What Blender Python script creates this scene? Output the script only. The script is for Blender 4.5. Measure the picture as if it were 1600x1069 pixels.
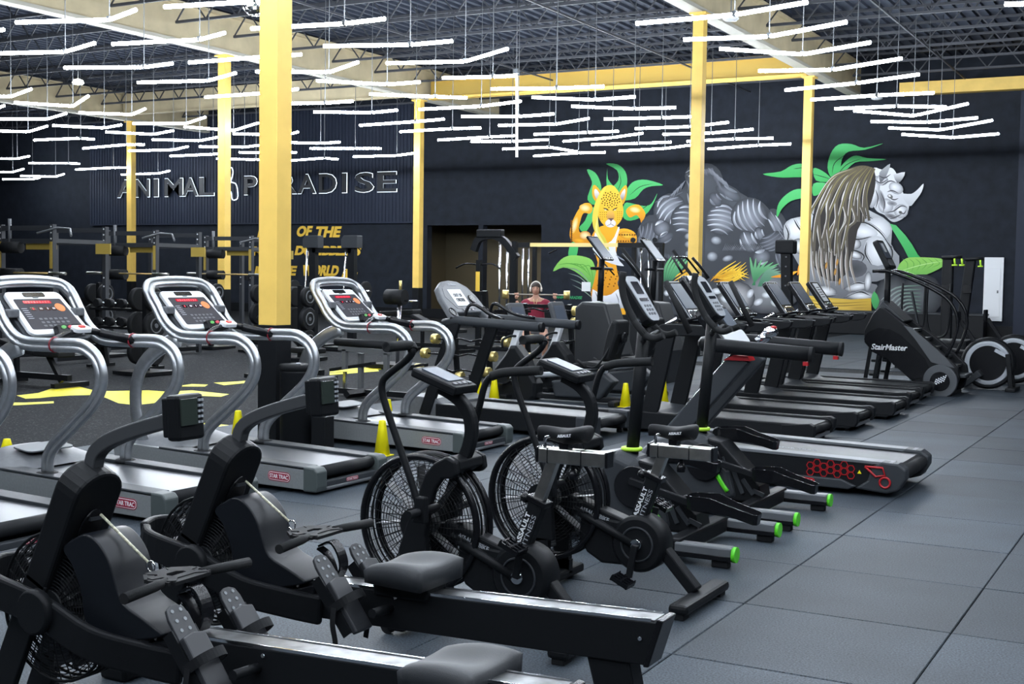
import bpy, bmesh, math, random
from math import pi, sin, cos, radians
from mathutils import Vector, Matrix
random.seed(7)
for o in list(bpy.data.objects): bpy.data.objects.remove(o)
scene = bpy.context.scene
COL = scene.collection

# ------------------------------------------------------------------ camera
F = 1979.45
CR = ((0.87662843, 0.48095845, 0.01419717), (0.03890987, -0.0414491, -0.99838269), (-0.47959214, 0.87576306, -0.05504949))
EYE = Vector((0, 0, 1.65))
cam_data = bpy.data.cameras.new('camera'); cam = bpy.data.objects.new('camera', cam_data); COL.objects.link(cam)
cam_data.sensor_width = 36; cam_data.lens = F / 1600 * 36; cam_data.clip_end = 200; cam_data.clip_start = 0.05
r_, d_, f_ = [Vector(v) for v in CR]
m_ = Matrix((r_, -d_, -f_)).transposed().to_4x4(); m_.translation = EYE
cam.matrix_world = m_
scene.camera = cam
# ------------------------------------------------------------------ world, exposure
w = bpy.data.worlds.new('world'); scene.world = w; w.use_nodes = True
w.node_tree.nodes['Background'].inputs[0].default_value = (0.55, 0.68, 0.85, 1)
w.node_tree.nodes['Background'].inputs[1].default_value = 0.06
scene.view_settings.view_transform = 'Standard'; scene.view_settings.look = 'None'
scene.view_settings.exposure = 0.2; scene.view_settings.gamma = 1; scene.view_settings.use_curve_mapping = False
TUBE_POWER = 80.0

# pixel helpers: where the ray of a photograph pixel meets a plane of the hall (for measuring)
def ray(x, y):
    a, b = (x - 800) / F, (y - 534.5) / F
    return r_ * a + d_ * b + f_
def PY(x, y, Y): d = ray(x, y); return EYE + d * (Y / d.y)
def PZ(x, y, Z=0.0): d = ray(x, y); return EYE + d * ((Z - 1.65) / d.z)
def XZ(x, y, Y): p = PY(x, y, Y); return (p.x, p.z)

# ------------------------------------------------------------------ materials
MATS = {}
def mat(name, col, rough=0.5, metal=0.0, spec=0.5, noise=0.0, nscale=60, bump=0.0, emit=0, vcol=False, rnd=0.0, speck=None):
    if name in MATS: return MATS[name]
    m = bpy.data.materials.new(name); m.use_nodes = True; nt = m.node_tree; b = nt.nodes['Principled BSDF']
    b.inputs['Base Color'].default_value = (*col, 1); b.inputs['Roughness'].default_value = rough
    b.inputs['Metallic'].default_value = metal; b.inputs['Specular IOR Level'].default_value = spec
    if emit:
        b.inputs['Emission Color'].default_value = (*col, 1); b.inputs['Emission Strength'].default_value = emit
    L = nt.links.new; N = nt.nodes.new
    if vcol:
        a = N('ShaderNodeVertexColor'); a.layer_name = 'Col'; L(a.outputs[0], b.inputs['Base Color'])
    if noise or bump or speck or rnd:
        tc = N('ShaderNodeTexCoord')
        nz = N('ShaderNodeTexNoise'); nz.inputs['Scale'].default_value = nscale; nz.inputs['Detail'].default_value = 3
        L(tc.outputs['Object'], nz.inputs['Vector'])
        if noise or speck or rnd:
            mx = N('ShaderNodeMix'); mx.data_type = 'RGBA'
            mr = N('ShaderNodeMapRange'); mr.inputs[1].default_value = 0.3; mr.inputs[2].default_value = 0.7
            if speck: mr.inputs[1].default_value = speck[0]; mr.inputs[2].default_value = speck[0] + 0.05
            L(nz.outputs[0], mr.inputs[0]); L(mr.outputs[0], mx.inputs[0])
            c2 = speck[1] if speck else tuple(min(1, c * (1 + noise)) for c in col)
            c1 = col if speck else tuple(c * (1 - noise) for c in col)
            mx.inputs[6].default_value = (*c1, 1); mx.inputs[7].default_value = (*c2, 1)
            out = mx.outputs[2]
            if rnd:
                oi = N('ShaderNodeObjectInfo'); n2 = N('ShaderNodeTexNoise'); n2.inputs['Scale'].default_value = 1.7; n2.inputs['Detail'].default_value = 5
                gx = N('ShaderNodeNewGeometry'); L(gx.outputs['Position'], n2.inputs['Vector'])
                ma = N('ShaderNodeMath'); ma.operation = 'MULTIPLY_ADD'; ma.inputs[1].default_value = rnd; ma.inputs[2].default_value = 1 - rnd
                L(oi.outputs['Random'], ma.inputs[0])
                mb = N('ShaderNodeMath'); mb.operation = 'MULTIPLY_ADD'; mb.inputs[1].default_value = 1.1; mb.inputs[2].default_value = 0.45
                L(n2.outputs[0], mb.inputs[0])
                mc = N('ShaderNodeMath'); mc.operation = 'MULTIPLY'; L(ma.outputs[0], mc.inputs[0]); L(mb.outputs[0], mc.inputs[1])
                vm = N('ShaderNodeVectorMath'); vm.operation = 'SCALE'; L(out, vm.inputs[0]); L(mc.outputs[0], vm.inputs['Scale']); out = vm.outputs[0]
            L(out, b.inputs['Base Color'])
        if bump:
            bp = N('ShaderNodeBump'); bp.inputs['Strength'].default_value = bump; bp.inputs['Distance'].default_value = 0.002
            L(nz.outputs[0], bp.inputs['Height']); L(bp.outputs[0], b.inputs['Normal'])
    MATS[name] = m
    return m

BLK = mat('black_powder_coat', (0.0085, 0.0095, 0.011), 0.42, 0, 0.15, bump=0.25, nscale=400)
BLKG = mat('black_gloss_plastic', (0.006, 0.0065, 0.008), 0.24, 0, 0.3)
RUB = mat('black_rubber', (0.011, 0.012, 0.0135), 0.62, 0, 0.18, bump=0.3, nscale=250)
GRY = mat('dark_grey_plastic', (0.030, 0.034, 0.039), 0.45, 0, 0.25, bump=0.3, nscale=500)
GRM = mat('mid_grey_plastic', (0.115, 0.122, 0.132), 0.42, 0, 0.4, noise=0.1, nscale=30)
SIL = mat('brushed_silver', (0.46, 0.48, 0.50), 0.30, 0.85, 0.5, noise=0.08, nscale=25)
SILP = mat('silver_paint', (0.27, 0.285, 0.29), 0.36, 0.45, 0.5, noise=0.06, nscale=60)
CHR = mat('chrome', (0.80, 0.81, 0.83), 0.12, 1.0)
WHT = mat('white_plastic', (0.72, 0.74, 0.76), 0.35)
LGR = mat('light_grey_plastic', (0.36, 0.385, 0.42), 0.35)
SCR = mat('black_screen', (0.012, 0.014, 0.02), 0.08, 0, 0.7)
SCB = mat('blue_grey_screen', (0.07, 0.09, 0.125), 0.30, 0, 0.4)
BELT = mat('running_belt', (0.014, 0.016, 0.018), 0.45, 0, 0.5, noise=0.4, nscale=8, bump=0.15)
REDL = mat('red_led', (1.0, 0.03, 0.05), 0.4, emit=1.6)
RED = mat('red_plastic', (0.36, 0.010, 0.015), 0.35)
MAR = mat('maroon_badge', (0.25, 0.008, 0.03), 0.35)
GRN = mat('green_cap', (0.10, 0.62, 0.02), 0.35)
LIM = mat('lime_plastic', (0.45, 0.75, 0.04), 0.4)
ORG = mat('orange_print', (0.75, 0.22, 0.06), 0.5)
YEL = mat('yellow_paint', (0.82, 0.55, 0.13), 0.42, 0, 0.4, noise=0.07, nscale=3)
YLB = mat('bright_yellow', (0.88, 0.78, 0.0), 0.5)
YTX = mat('yellow_wall_paint', (0.75, 0.48, 0.05), 0.6)
TAN = mat('tan_girder', (0.52, 0.44, 0.28), 0.6, noise=0.12, nscale=2)  # tan tone with soft mottling for the girders
WALL = mat('black_wall_paint', (0.010, 0.0135, 0.021), 0.75, 0, 0.25, noise=0.25, nscale=3)
PANEL = mat('blue_black_panel', (0.013, 0.019, 0.036), 0.6, 0, 0.3)
CEIL = mat('dark_ceiling_paint', (0.026, 0.033, 0.050), 0.8, 0, 0.3)
STL = mat('dark_ceiling_steel', (0.035, 0.038, 0.046), 0.6)
DFLR = mat('dark_speckled_rubber_floor', (0.0055, 0.007, 0.009), 0.85, 0, 0.15, nscale=42, speck=(0.60, (0.06, 0.064, 0.068)))
TILE = mat('grey_rubber_tile', (0.037, 0.049, 0.063), 0.60, 0, 0.32, nscale=110, noise=0.85, bump=0.35, rnd=0.38)
LED = mat('led_tube_glow', (0.84, 0.91, 1.0), 0.4, emit=TUBE_POWER)
GOLD = mat('gold_plate', (0.72, 0.58, 0.22), 0.28, 0.7)
GRIP = mat('foam_grip', (0.011, 0.012, 0.013), 0.75, 0, 0.25, bump=0.6, nscale=300)
PAINT = mat('mural_paint', (1, 1, 1), 0.7, 0, 0.3, vcol=True)
STRIP = mat('worn_metal_strip', (0.16, 0.165, 0.17), 0.34, 0.9, noise=0.5, nscale=14)

# ------------------------------------------------------------------ mesh builder
def V(*a): return Vector(a)
def spline(pts, k=5, closed=False):
    pts = [Vector(p) for p in pts]; n = len(pts); out = []
    rng = n if closed else n - 1
    for i in range(rng):
        p0 = pts[(i - 1) % n] if closed or i > 0 else pts[0] * 2 - pts[1]
        p1, p2 = pts[i], pts[(i + 1) % n]
        p3 = pts[(i + 2) % n] if closed or i + 2 < n else pts[-1] * 2 - pts[-2]
        for j in range(k):
            t = j / k
            out.append(0.5 * ((2 * p1) + (p2 - p0) * t + (2 * p0 - 5 * p1 + 4 * p2 - p3) * t * t + (3 * p1 - p0 - 3 * p2 + p3) * t ** 3))
    if not closed: out.append(pts[-1])
    return out

class MB:
    def __init__(s): s.v = []; s.f = []; s.s = []; s.c = None
    def add(s, vs, fs, smooth=False):
        n = len(s.v); s.v += [tuple(v) for v in vs]; s.f += [tuple(i + n for i in f) for f in fs]
        s.s += [smooth] * len(fs) if isinstance(smooth, bool) else list(smooth)
        return s
    def box(s, x0, x1, y0, y1, z0, z1):
        return s.add([(x0, y0, z0), (x1, y0, z0), (x1, y1, z0), (x0, y1, z0), (x0, y0, z1), (x1, y0, z1), (x1, y1, z1), (x0, y1, z1)],
                     [(0, 3, 2, 1), (4, 5, 6, 7), (0, 1, 5, 4), (1, 2, 6, 5), (2, 3, 7, 6), (3, 0, 4, 7)])
    def obox(s, c, size, rot):
        hx, hy, hz = [q / 2 for q in size]; c = Vector(c)
        vs = [c + rot @ Vector(q) for q in ((-hx, -hy, -hz), (hx, -hy, -hz), (hx, hy, -hz), (-hx, hy, -hz), (-hx, -hy, hz), (hx, -hy, hz), (hx, hy, hz), (-hx, hy, hz))]
        return s.add(vs, [(0, 3, 2, 1), (4, 5, 6, 7), (0, 1, 5, 4), (1, 2, 6, 5), (2, 3, 7, 6), (3, 0, 4, 7)])
    def prism(s, pts, y0, y1, axis='y', inset=0.0, smooth=False):
        # profile (a, b) extruded along axis; y: (x,z); x: (y,z); z: (x,y)
        n = len(pts)
        def mk(a, b, t): return {'y': (a, t, b), 'x': (t, a, b), 'z': (a, b, t)}[axis]
        if inset:
            cx = sum(p[0] for p in pts) / n; cz = sum(p[1] for p in pts) / n
            sh = []
            for a, b in pts:
                d = math.hypot(a - cx, b - cz) or 1; k = 1 - inset / d
                sh.append((cx + (a - cx) * k, cz + (b - cz) * k))
            q = inset if y1 > y0 else -inset
            rows = [[mk(a, b, y0) for a, b in sh], [mk(a, b, y0 + q) for a, b in pts], [mk(a, b, y1 - q) for a, b in pts], [mk(a, b, y1) for a, b in sh]]
        else: rows = [[mk(a, b, y0) for a, b in pts], [mk(a, b, y1) for a, b in pts]]
        vs = [p for r in rows for p in r]; fs = []; sm = []
        for k in range(len(rows) - 1):
            for i in range(n):
                j = (i + 1) % n; fs.append((k * n + i, k * n + j, (k + 1) * n + j, (k + 1) * n + i)); sm.append(smooth)
        fs.append(tuple(range(n - 1, -1, -1))); sm.append(False)
        m = (len(rows) - 1) * n; fs.append(tuple(range(m, m + n))); sm.append(False)
        return s.add(vs, fs, sm)
    def tube(s, path, r, n=8, closed=False, rect=None, ref=(0, 1, 0), cap=True):
        # rect=(w along ref, h across) gives a rectangular or, with n>4, an elliptical bar
        path = [Vector(p) for p in path]; m = len(path); ref = Vector(ref); vs = []; prev = None
        for i, p in enumerate(path):
            a = path[(i - 1) % m] if closed or i > 0 else p
            b = path[(i + 1) % m] if closed or i < m - 1 else p
            t = (b - a).normalized()
            if rect:
                sd = ref - t * ref.dot(t)
                if sd.length < 1e-3: sd = prev or t.orthogonal()
            else:
                sd = prev - t * prev.dot(t) if prev is not None else t.orthogonal()
                if sd.length < 1e-4: sd = t.orthogonal()
            sd.normalize(); up = t.cross(sd); prev = sd.copy()
            rr = r[i] if isinstance(r, (list, tuple)) else r
            if rect and n == 4:
                w, h = rect
                if isinstance(r, (list, tuple)): w, h = w * rr, h * rr
                for u, q in ((-w / 2, -h / 2), (w / 2, -h / 2), (w / 2, h / 2), (-w / 2, h / 2)): vs.append(p + sd * u + up * q)
            else:
                w, h = rect if rect else (2 * rr, 2 * rr)
                if rect and isinstance(r, (list, tuple)): w, h = w * rr, h * rr
                for k in range(n):
                    an = 2 * pi * k / n; vs.append(p + sd * (w / 2 * cos(an)) + up * (h / 2 * sin(an)))
        fs = []; sm = []
        for i in range(m if closed else m - 1):
            j = (i + 1) % m
            for k in range(n):
                l = (k + 1) % n; fs.append((i * n + k, i * n + l, j * n + l, j * n + k)); sm.append(n > 4)
        if not closed and cap:
            fs.append(tuple(range(n - 1, -1, -1))); fs.append(tuple(range((m - 1) * n, m * n))); sm += [False, False]
        return s.add(vs, fs, sm)
    def lathe(s, prof, c, axis=(0, 1, 0), n=24, smooth=True):
        ax = Vector(axis).normalized(); u = ax.orthogonal().normalized(); w = ax.cross(u); c = Vector(c); vs = []
        for r, h in prof:
            for k in range(n):
                a = 2 * pi * k / n; vs.append(c + ax * h + (u * cos(a) + w * sin(a)) * r)
        fs = []; sm = []
        for i in range(len(prof) - 1):
            for k in range(n):
                l = (k + 1) % n; fs.append((i * n + k, i * n + l, (i + 1) * n + l, (i + 1) * n + k)); sm.append(smooth)
        if prof[0][0] > 1e-4: fs.append(tuple(range(n))); sm.append(False)
        if prof[-1][0] > 1e-4: fs.append(tuple(range((len(prof) - 1) * n, len(prof) * n))); sm.append(False)
        return s.add(vs, fs, sm)
    def cyl(s, a, b, r, n=12):
        return s.tube([a, b], r, n)
    def disc(s, c, r, h, axis=(0, 1, 0), n=24, bev=0.0):
        if bev: return s.lathe([(r - bev, -h / 2), (r, -h / 2 + bev), (r, h / 2 - bev), (r - bev, h / 2)], c, axis, n)
        return s.lathe([(r, -h / 2), (r, h / 2)], c, axis, n)
    def torus(s, c, R, r, axis=(0, 1, 0), n=32, m=6):
        ax = Vector(axis).normalized(); u = ax.orthogonal().normalized(); w = ax.cross(u); c = Vector(c)
        return s.tube([c + (u * cos(2 * pi * k / n) + w * sin(2 * pi * k / n)) * R for k in range(n)], r, m, closed=True)
    def sphere(s, c, r, n=12, m=8):
        if not isinstance(r, (tuple, list)): r = (r, r, r)
        vs = [(c[0], c[1], c[2] + r[2])]
        for i in range(1, m):
            for k in range(n):
                a, b = pi * i / m, 2 * pi * k / n; vs.append((c[0] + r[0] * sin(a) * cos(b), c[1] + r[1] * sin(a) * sin(b), c[2] + r[2] * cos(a)))
        vs.append((c[0], c[1], c[2] - r[2])); fs = []
        for k in range(n): fs.append((0, 1 + k, 1 + (k + 1) % n))
        for i in range(m - 2):
            for k in range(n): a = 1 + i * n; fs.append((a + k, a + n + k, a + n + (k + 1) % n, a + (k + 1) % n))
        a = 1 + (m - 2) * n
        for k in range(n): fs.append((a + k, len(vs) - 1, a + (k + 1) % n))
        return s.add(vs, fs, True)
    def build(s, name, m, parent=None, bevel=0.0, seg=2, sub=0):
        me = bpy.data.meshes.new(name); me.from_pydata(s.v, [], s.f)
        me.polygons.foreach_set('use_smooth', s.s)
        if s.c:
            ca = me.color_attributes.new('Col', 'FLOAT_COLOR', 'POINT')
            ca.data.foreach_set('color', [q for c in s.c for q in (*c, 1)])
        else:
            bm = bmesh.new(); bm.from_mesh(me); bmesh.ops.recalc_face_normals(bm, faces=bm.faces); bm.to_mesh(me); bm.free()
        me.materials.append(m); me.update()
        o = bpy.data.objects.new(name, me); COL.objects.link(o)
        if parent is not None: o.parent = parent
        if bevel:
            b = o.modifiers.new('bevel', 'BEVEL'); b.width = bevel; b.segments = seg; b.limit_method = 'ANGLE'; b.angle_limit = radians(35)
        if sub:
            q = o.modifiers.new('subsurf', 'SUBSURF'); q.levels = sub; q.render_levels = sub
        return o

def tag(o, label, cat, group=None, kind=None):
    o['label'] = label; o['category'] = cat
    if group: o['group'] = group
    if kind: o['kind'] = kind
    return o
def thing(name, label, cat, loc=(0, 0, 0), group=None, rz=0):
    o = bpy.data.objects.new(name, None); o.empty_display_size = 0.1; COL.objects.link(o); o.location = loc; o.rotation_euler = (0, 0, rz)
    return tag(o, label, cat, group)
def struct(o): o['kind'] = 'structure'; return o
def children(o): return [c for c in bpy.data.objects if c.parent == o]
def dup(root, loc, label=None, group=None, rz=None):
    kids = {}
    for c in bpy.data.objects:
        if c.parent: kids.setdefault(c.parent, []).append(c)
    def cp(o, par):
        c = o.copy(); COL.objects.link(c); c.parent = par
        for k in kids.get(o, []): cp(k, c)
        return c
    r = cp(root, None); r.location = loc
    if rz is not None: r.rotation_euler = (0, 0, rz)
    if label: r['label'] = label
    if group: r['group'] = group
    return r

_tc = {}
def text_geo(s, bold=0.0, outline=0.0, extr=0.0):
    k = (s, bold, outline, extr)
    if k in _tc: return _tc[k]
    cu = bpy.data.curves.new('t', 'FONT'); cu.body = s; cu.size = 1; cu.offset = bold; cu.resolution_u = 3
    if outline: cu.fill_mode = 'NONE'; cu.bevel_depth = outline; cu.bevel_resolution = 1
    else: cu.extrude = extr
    ob = bpy.data.objects.new('t', cu); me = bpy.data.meshes.new_from_object(ob)
    vs = [v.co.copy() for v in me.vertices]; fs = [tuple(p.vertices) for p in me.polygons]
    bpy.data.objects.remove(ob); bpy.data.curves.remove(cu); bpy.data.meshes.remove(me)
    _tc[k] = (vs, fs); return _tc[k]
def text(name, s, org, xd, up, height, m, parent=None, width=None, shear=0.0, bold=0.0, outline=0.0, extr=0.02, lift=0.0015, centre=False):
    vs, fs = text_geo(s, bold, outline, extr)
    xs = [v.x for v in vs]; ys = [v.y for v in vs]; x0, x1, y0, y1 = min(xs), max(xs), min(ys), max(ys)
    sy = height / (y1 - y0); sx = width / (x1 - x0) if width else sy
    xd = Vector(xd).normalized(); up = Vector(up).normalized(); nn = xd.cross(up); org = Vector(org)
    if centre: org = org - xd * (sx * (x1 - x0) / 2) - up * height / 2
    mb = MB(); mb.add([org + xd * ((v.x - x0) * sx + (v.y - y0) * sy * shear) + up * ((v.y - y0) * sy) + nn * (v.z * sy + lift) for v in vs], fs)
    return mb.build(name, m, parent)
def badge(parent, c, w, h, xd=(1, 0, 0), up=(0, 0, 1)):
    # maroon rounded badge with white border and lettering
    xd = Vector(xd).normalized(); up = Vector(up).normalized(); nn = xd.cross(up); c = Vector(c)
    def rr(w, h, n=5):
        r = h * 0.42; o = []
        for cx, cy, a0 in ((w / 2 - r, h / 2 - r, 0), (-w / 2 + r, h / 2 - r, 90), (-w / 2 + r, -h / 2 + r, 180), (w / 2 - r, -h / 2 + r, 270)):
            for k in range(n): a = radians(a0 + 90 * k / (n - 1)); o.append((cx + r * cos(a), cy + r * sin(a)))
        return o
    first = None
    for k, (ww, hh, mm, nm) in enumerate(((w, h, MAR, 'badge'), (w * 0.95, h * 0.82, WHT, 'badge_border'), (w * 0.92, h * 0.70, MAR, 'badge_face'))):
        pts = [c + xd * a + up * b + nn * (0.001 + 0.0012 * k) for a, b in rr(ww, hh)]
        mb = MB(); n = len(pts); mb.add(pts + [p - nn * 0.002 for p in pts], [tuple(range(n)), tuple(range(2 * n - 1, n - 1, -1))] + [(i, (i + 1) % n, n + (i + 1) % n, n + i) for i in range(n)])
        o = mb.build(nm, mm, first or parent)
        if not first: first = o; first['label'] = 'maroon maker badge with white border and white lettering'
    text('lettering', 'STAR TRAC', c + nn * 0.0036, xd, up, h * 0.42, WHT, first, width=w * 0.82, bold=0.012, centre=True, lift=0.0004)
    return first
# ================================================================== the room
# floor slab, rubber tiles as parts
floor = struct(MB().box(-50, 6, -3, 42, -0.25, -0.012).build('floor', DFLR))
tm = MB().box(0.0025, 0.9975, 0.0025, 0.9825, -0.0115, 0.0).build('tile', TILE, floor, bevel=0.004, seg=1)
tmesh = tm.data; first = True
for j in range(-1, 25):
    for i in range(-9, 3):
        x0 = i + 0.015; y0 = 5.11 + 0.985 * (j - 4)
        if y0 > 21.5 or x0 > 2.5: continue
        if x0 / max(y0, .1) > 0.45 and y0 > 2: continue
        if first: tm.location = (x0, y0, 0); first = False; continue
        o = tm.copy(); COL.objects.link(o); o.location = (x0, y0, random.uniform(-0.0012, 0.0012))
# far tiles to the right of the hall, too thin to tell apart
mb = MB()
for j in range(23, 37):
    for i in range(-9, 5): mb.box(i + .02, i + 1.01, .19 + .985 * j, 1.165 + .985 * j, -0.0115, 0.0)
fo = mb.build('tile_field', TILE, floor); fo['kind'] = 'stuff'
# floor painting: panther logo and lines, on the dark rubber
def floor_poly(mb, pts):
    q = [PZ(x, y, -0.0105) for x, y in pts]; n = len(q)
    mb.add(q + [p - V(0, 0, .002) for p in q], [tuple(range(n)), tuple(range(2 * n - 1, n - 1, -1))] + [(i, (i + 1) % n, n + (i + 1) % n, n + i) for i in range(n)])
logo = thing('floor_logo', 'yellow prowling cat emblem painted on the dark rubber floor behind the silver treadmills', 'floor marking', (0, 0, 0))
mb = MB(); floor_poly(mb, [(26, 618), (60, 614), (90, 604), (120, 603), (135, 607), (152, 611), (175, 611), (232, 610), (262, 612), (300, 610), (358, 616), (345, 620), (300, 618), (262, 621), (240, 630), (212, 633), (185, 630), (166, 622), (150, 617), (110, 618), (80, 620), (62, 622), (40, 623)]); mb.build('cat_body', YLB, logo)
mb = MB(); floor_poly(mb, [(272, 604), (300, 600), (325, 601), (320, 604)]); floor_poly(mb, [(334, 598), (372, 596), (392, 594), (398, 597), (350, 602)]); mb.build('cat_tail', YLB, logo)
mb = MB(); floor_poly(mb, [(3, 629), (40, 629), (84, 627), (84, 630), (30, 633), (3, 634)]); mb.build('ground_stroke', YLB, logo)
for nm, pts, lb in (('floor_tape', [(316, 661), (404, 668), (404, 672), (316, 665)], 'yellow tape line on the floor just left of the tall front yellow column'),
                ('floor_tape', [(165, 694), (186, 696), (186, 700), (165, 698)], 'short yellow tape end on the floor between the two front silver treadmills'),
                ('floor_tape', [(515, 578), (592, 573), (596, 577), (515, 582)], 'yellow tape line on the floor behind the bench frame'),
                ('floor_tape', [(515, 583), (590, 577), (592, 580), (515, 586)], 'second yellow tape line, nearer, on the floor behind the bench frame')):
    mb = MB(); floor_poly(mb, pts); tag(mb.build(nm, YLB), lb, 'tape')
# back wall, with two doorless openings
YW = 38.0
mb = MB(); mb.box(-50, -24.29, YW, YW + .3, -.01, 8.3).box(-24.29, -19.74, YW, YW + .3, 3.26, 8.3).box(-22.19, -22.01, YW, YW + .3, -.01, 3.26).box(-19.74, 6, YW, YW + .3, -.01, 8.3)
struct(mb.build('wall_back', WALL))
mb = MB(); mb.box(-4.72, -4.4, 37.7, YW, 0, 6.85); struct(mb.build('trim_1', PANEL))
struct(MB().box(-50, 6, YW - .03, YW, 0, .32).build('baseboard_back', BLK))
struct(MB().box(-50.3, -50, -3, YW + .3, -.01, 8.3).build('wall_left', WALL))
struct(MB().box(6, 6.3, -3, YW + .3, -.01, 8.3).build('wall_right', WALL))
OLV = mat('olive_brown_paint', (0.085, 0.070, 0.040), 0.7)
mb = MB(); mb.box(-25.5, -18.5, 41.2, 41.4, -.01, 3.5).box(-25.7, -25.5, YW + .3, 41.2, -.01, 3.5).box(-18.5, -18.3, YW + .3, 41.2, -.01, 3.5)
struct(mb.build('wall_passage', OLV)); struct(MB().box(-25.5, -18.5, YW + .3, 41.2, 3.4, 3.5).build('ceiling_passage', CEIL))
for x, lb in ((-22.75, 'small round downlight in the ceiling of the left dark opening'), (-20.45, 'small round downlight in the ceiling of the right dark opening')):
    t = thing('downlight', lb, 'light', (x, 38.75, 3.40)); MB().disc((0, 0, -.03), .11, .06, (0, 0, 1), 12).build('bezel', WHT, t)
    MB().disc((0, 0, -.062), .09, .01, (0, 0, 1), 12).build('lens', mat('warm_glow', (1, .85, .6), emit=25), t)
    ld = bpy.data.lights.new('downlight_lamp', 'SPOT'); ld.energy = 60; ld.color = (1, .82, .55); ld.spot_size = 2.6; ld.shadow_soft_size = .1
    lo = bpy.data.objects.new('lamp', ld); COL.objects.link(lo); lo.parent = t; lo.location = (0, 0, -.09)
# corrugated fascia carrying the sign
mb = MB(); mb.box(-40.8, -24.85, 37.86, YW, 3.34, 7.6); fascia = struct(mb.build('trim_2', PANEL)); mb = MB()
k = -40.75
while k < -24.9: mb.box(k, k + .07, 37.835, 37.86, 3.4, 7.55); k += .15
rb = mb.build('corrugation', PANEL, fascia); rb['kind'] = 'stuff'
# yellow ledger above the back wall on the right
struct(MB().box(-8.0, 5.9, 37.6, 37.95, 6.9, 7.25).build('trim_3', YEL))
# ceiling deck with ribs
ceil = struct(MB().box(-50, 6, -3, YW + .3, 8.0, 8.2).build('ceiling', CEIL)); mb = MB(); k = -49.9
while k < 6: mb.box(k, k + .09, -3, YW, 7.93, 8.0); k += .3
rb = mb.build('deck_ribs', CEIL, ceil); rb['kind'] = 'stuff'
# girders (I beams) along the hall, above the columns
for gx, lb, m in ((-9.2, 'long pale steel girder over the right hand pair of yellow columns', TAN), (-21.4, 'long tan steel girder over the middle pair of yellow columns', TAN), (-34.4, 'long tan steel girder at far left over the leftmost column', TAN)):
    t = thing('girder', lb, 'girder', (gx, 0, 0))
    MB().box(-.02, .02, 4 if gx > -10 else -2, 37.9, 6.98, 7.80).build('web', m, t)
    MB().box(-.16, .16, 4 if gx > -10 else -2, 37.9, 6.90, 6.98).build('bottom_flange', mat('pale_flange', (.46, .44, .37), .6), t)
    MB().box(-.16, .16, 4 if gx > -10 else -2, 37.9, 7.80, 7.86).build('top_flange', m, t)
t = thing('girder', 'long golden yellow cross girder in front of the back wall over the far columns', 'girder', (-15, 33.3, 0))
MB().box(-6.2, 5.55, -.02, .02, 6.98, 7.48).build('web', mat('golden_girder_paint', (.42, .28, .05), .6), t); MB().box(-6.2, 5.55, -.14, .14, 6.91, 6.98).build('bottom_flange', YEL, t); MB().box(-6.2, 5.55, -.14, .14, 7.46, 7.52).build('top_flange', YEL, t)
t = thing('girder', 'tan cross girder at far left behind the leftmost column', 'girder', (-28, 33.3, 0))
MB().box(-6.2, 6.2, -.02, .02, 7.1, 7.8).build('web', TAN, t); MB().box(-6.2, 6.2, -.12, .12, 7.05, 7.1).build('bottom_flange', TAN, t)
# open web joists across the hall
xa = -49.5; xb = 5.8
def joist_mesh():
    return [MB().box(a, b, -.03, .03, z, z + .06).build(nm, STL) for a, b in SEG for z, nm in ((7.30, 'bottom_chord'), (7.86, 'top_chord'))]
def web_mesh():
    out = []
    for xa, xb in SEG:
        mb = MB(); x = xa; k = 0; n = round((xb - xa) / .45); st = (xb - xa) / n
        for k in range(n):
            a, b = (7.33, 7.89) if k % 2 == 0 else (7.89, 7.33)
            mb.tube([(x, 0, a), (x + st, 0, b)], .014, 4, rect=(.028, .028)); x += st
        o = mb.build('web', STL); o['kind'] = 'stuff'; out.append(o)
    return out
SEG = ((-49.5, -34.58), (-34.22, -21.58), (-21.22, -9.38), (-9.02, 5.8))
protos = joist_mesh() + web_mesh(); ord_ = ['first', 'second', 'third', 'fourth', 'fifth', 'sixth', 'seventh', 'eighth', 'ninth', 'tenth', 'eleventh', 'twelfth', 'thirteenth', 'fourteenth', 'fifteenth', 'sixteenth', 'seventeenth', 'eighteenth', 'nineteenth', 'twentieth']
jy = [36.3 - 2.0 * k for k in range(17)]
for k, y in enumerate(jy):
    t = thing('roof_joist', f'dark open web steel joist across the ceiling, {ord_[k]} one out from the back wall', 'joist', (0, y, 0), 'ceiling joists')
    for q in protos:
        a = q if k == 0 else q.copy()
        if k: COL.objects.link(a)
        a.parent = t
# bridging bars under the joists
for i, x in enumerate((-3.2, -6.2, -12.5, -17)):
    tag(MB().box(x - .02, x + .02, 5, 37.8, 7.24, 7.28).build('ceiling_pipe', STL), f'thin dark pipe running under the ceiling joists, {ord_[i]} from the right wall', 'pipe')
# columns
def column(x, y, lb, w=.206, side=0):
    t = thing('steel_column', lb, 'column', (x, y, 0), 'yellow columns')
    h = w / 2
    MB().box(-h, h, -h, h, 1.12, 6.88).build('yellow_shaft', YEL, t, bevel=.006)
    o = MB().box(-h - .004, h + .004, -h - .004, h + .004, 0, 1.12).build('black_base', BLK, t, bevel=.006); o['label'] = 'black painted lower end of the column'
    MB().box(-h - .06, h + .06, -h - .06, h + .06, 6.86, 6.90).build('cap_plate', YEL, t)
    MB().box(-h - .05, h + .05, -h - .05, h + .05, 0, .015).build('base_plate', BLK, t)
    return t
column(-7.72, 9.42, 'tall yellow steel column in front, nearest of all, beside the round black bin', .215)
column(-9.15, 24.4, 'yellow steel column in front of the gorilla of the mural', .225)
column(-9.4, 33.27, 'yellow steel column between the gorilla and the rhino of the mural', .225)
column(-21.5, 33.1, 'yellow steel column at the right end of the corrugated sign wall', .23)
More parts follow.
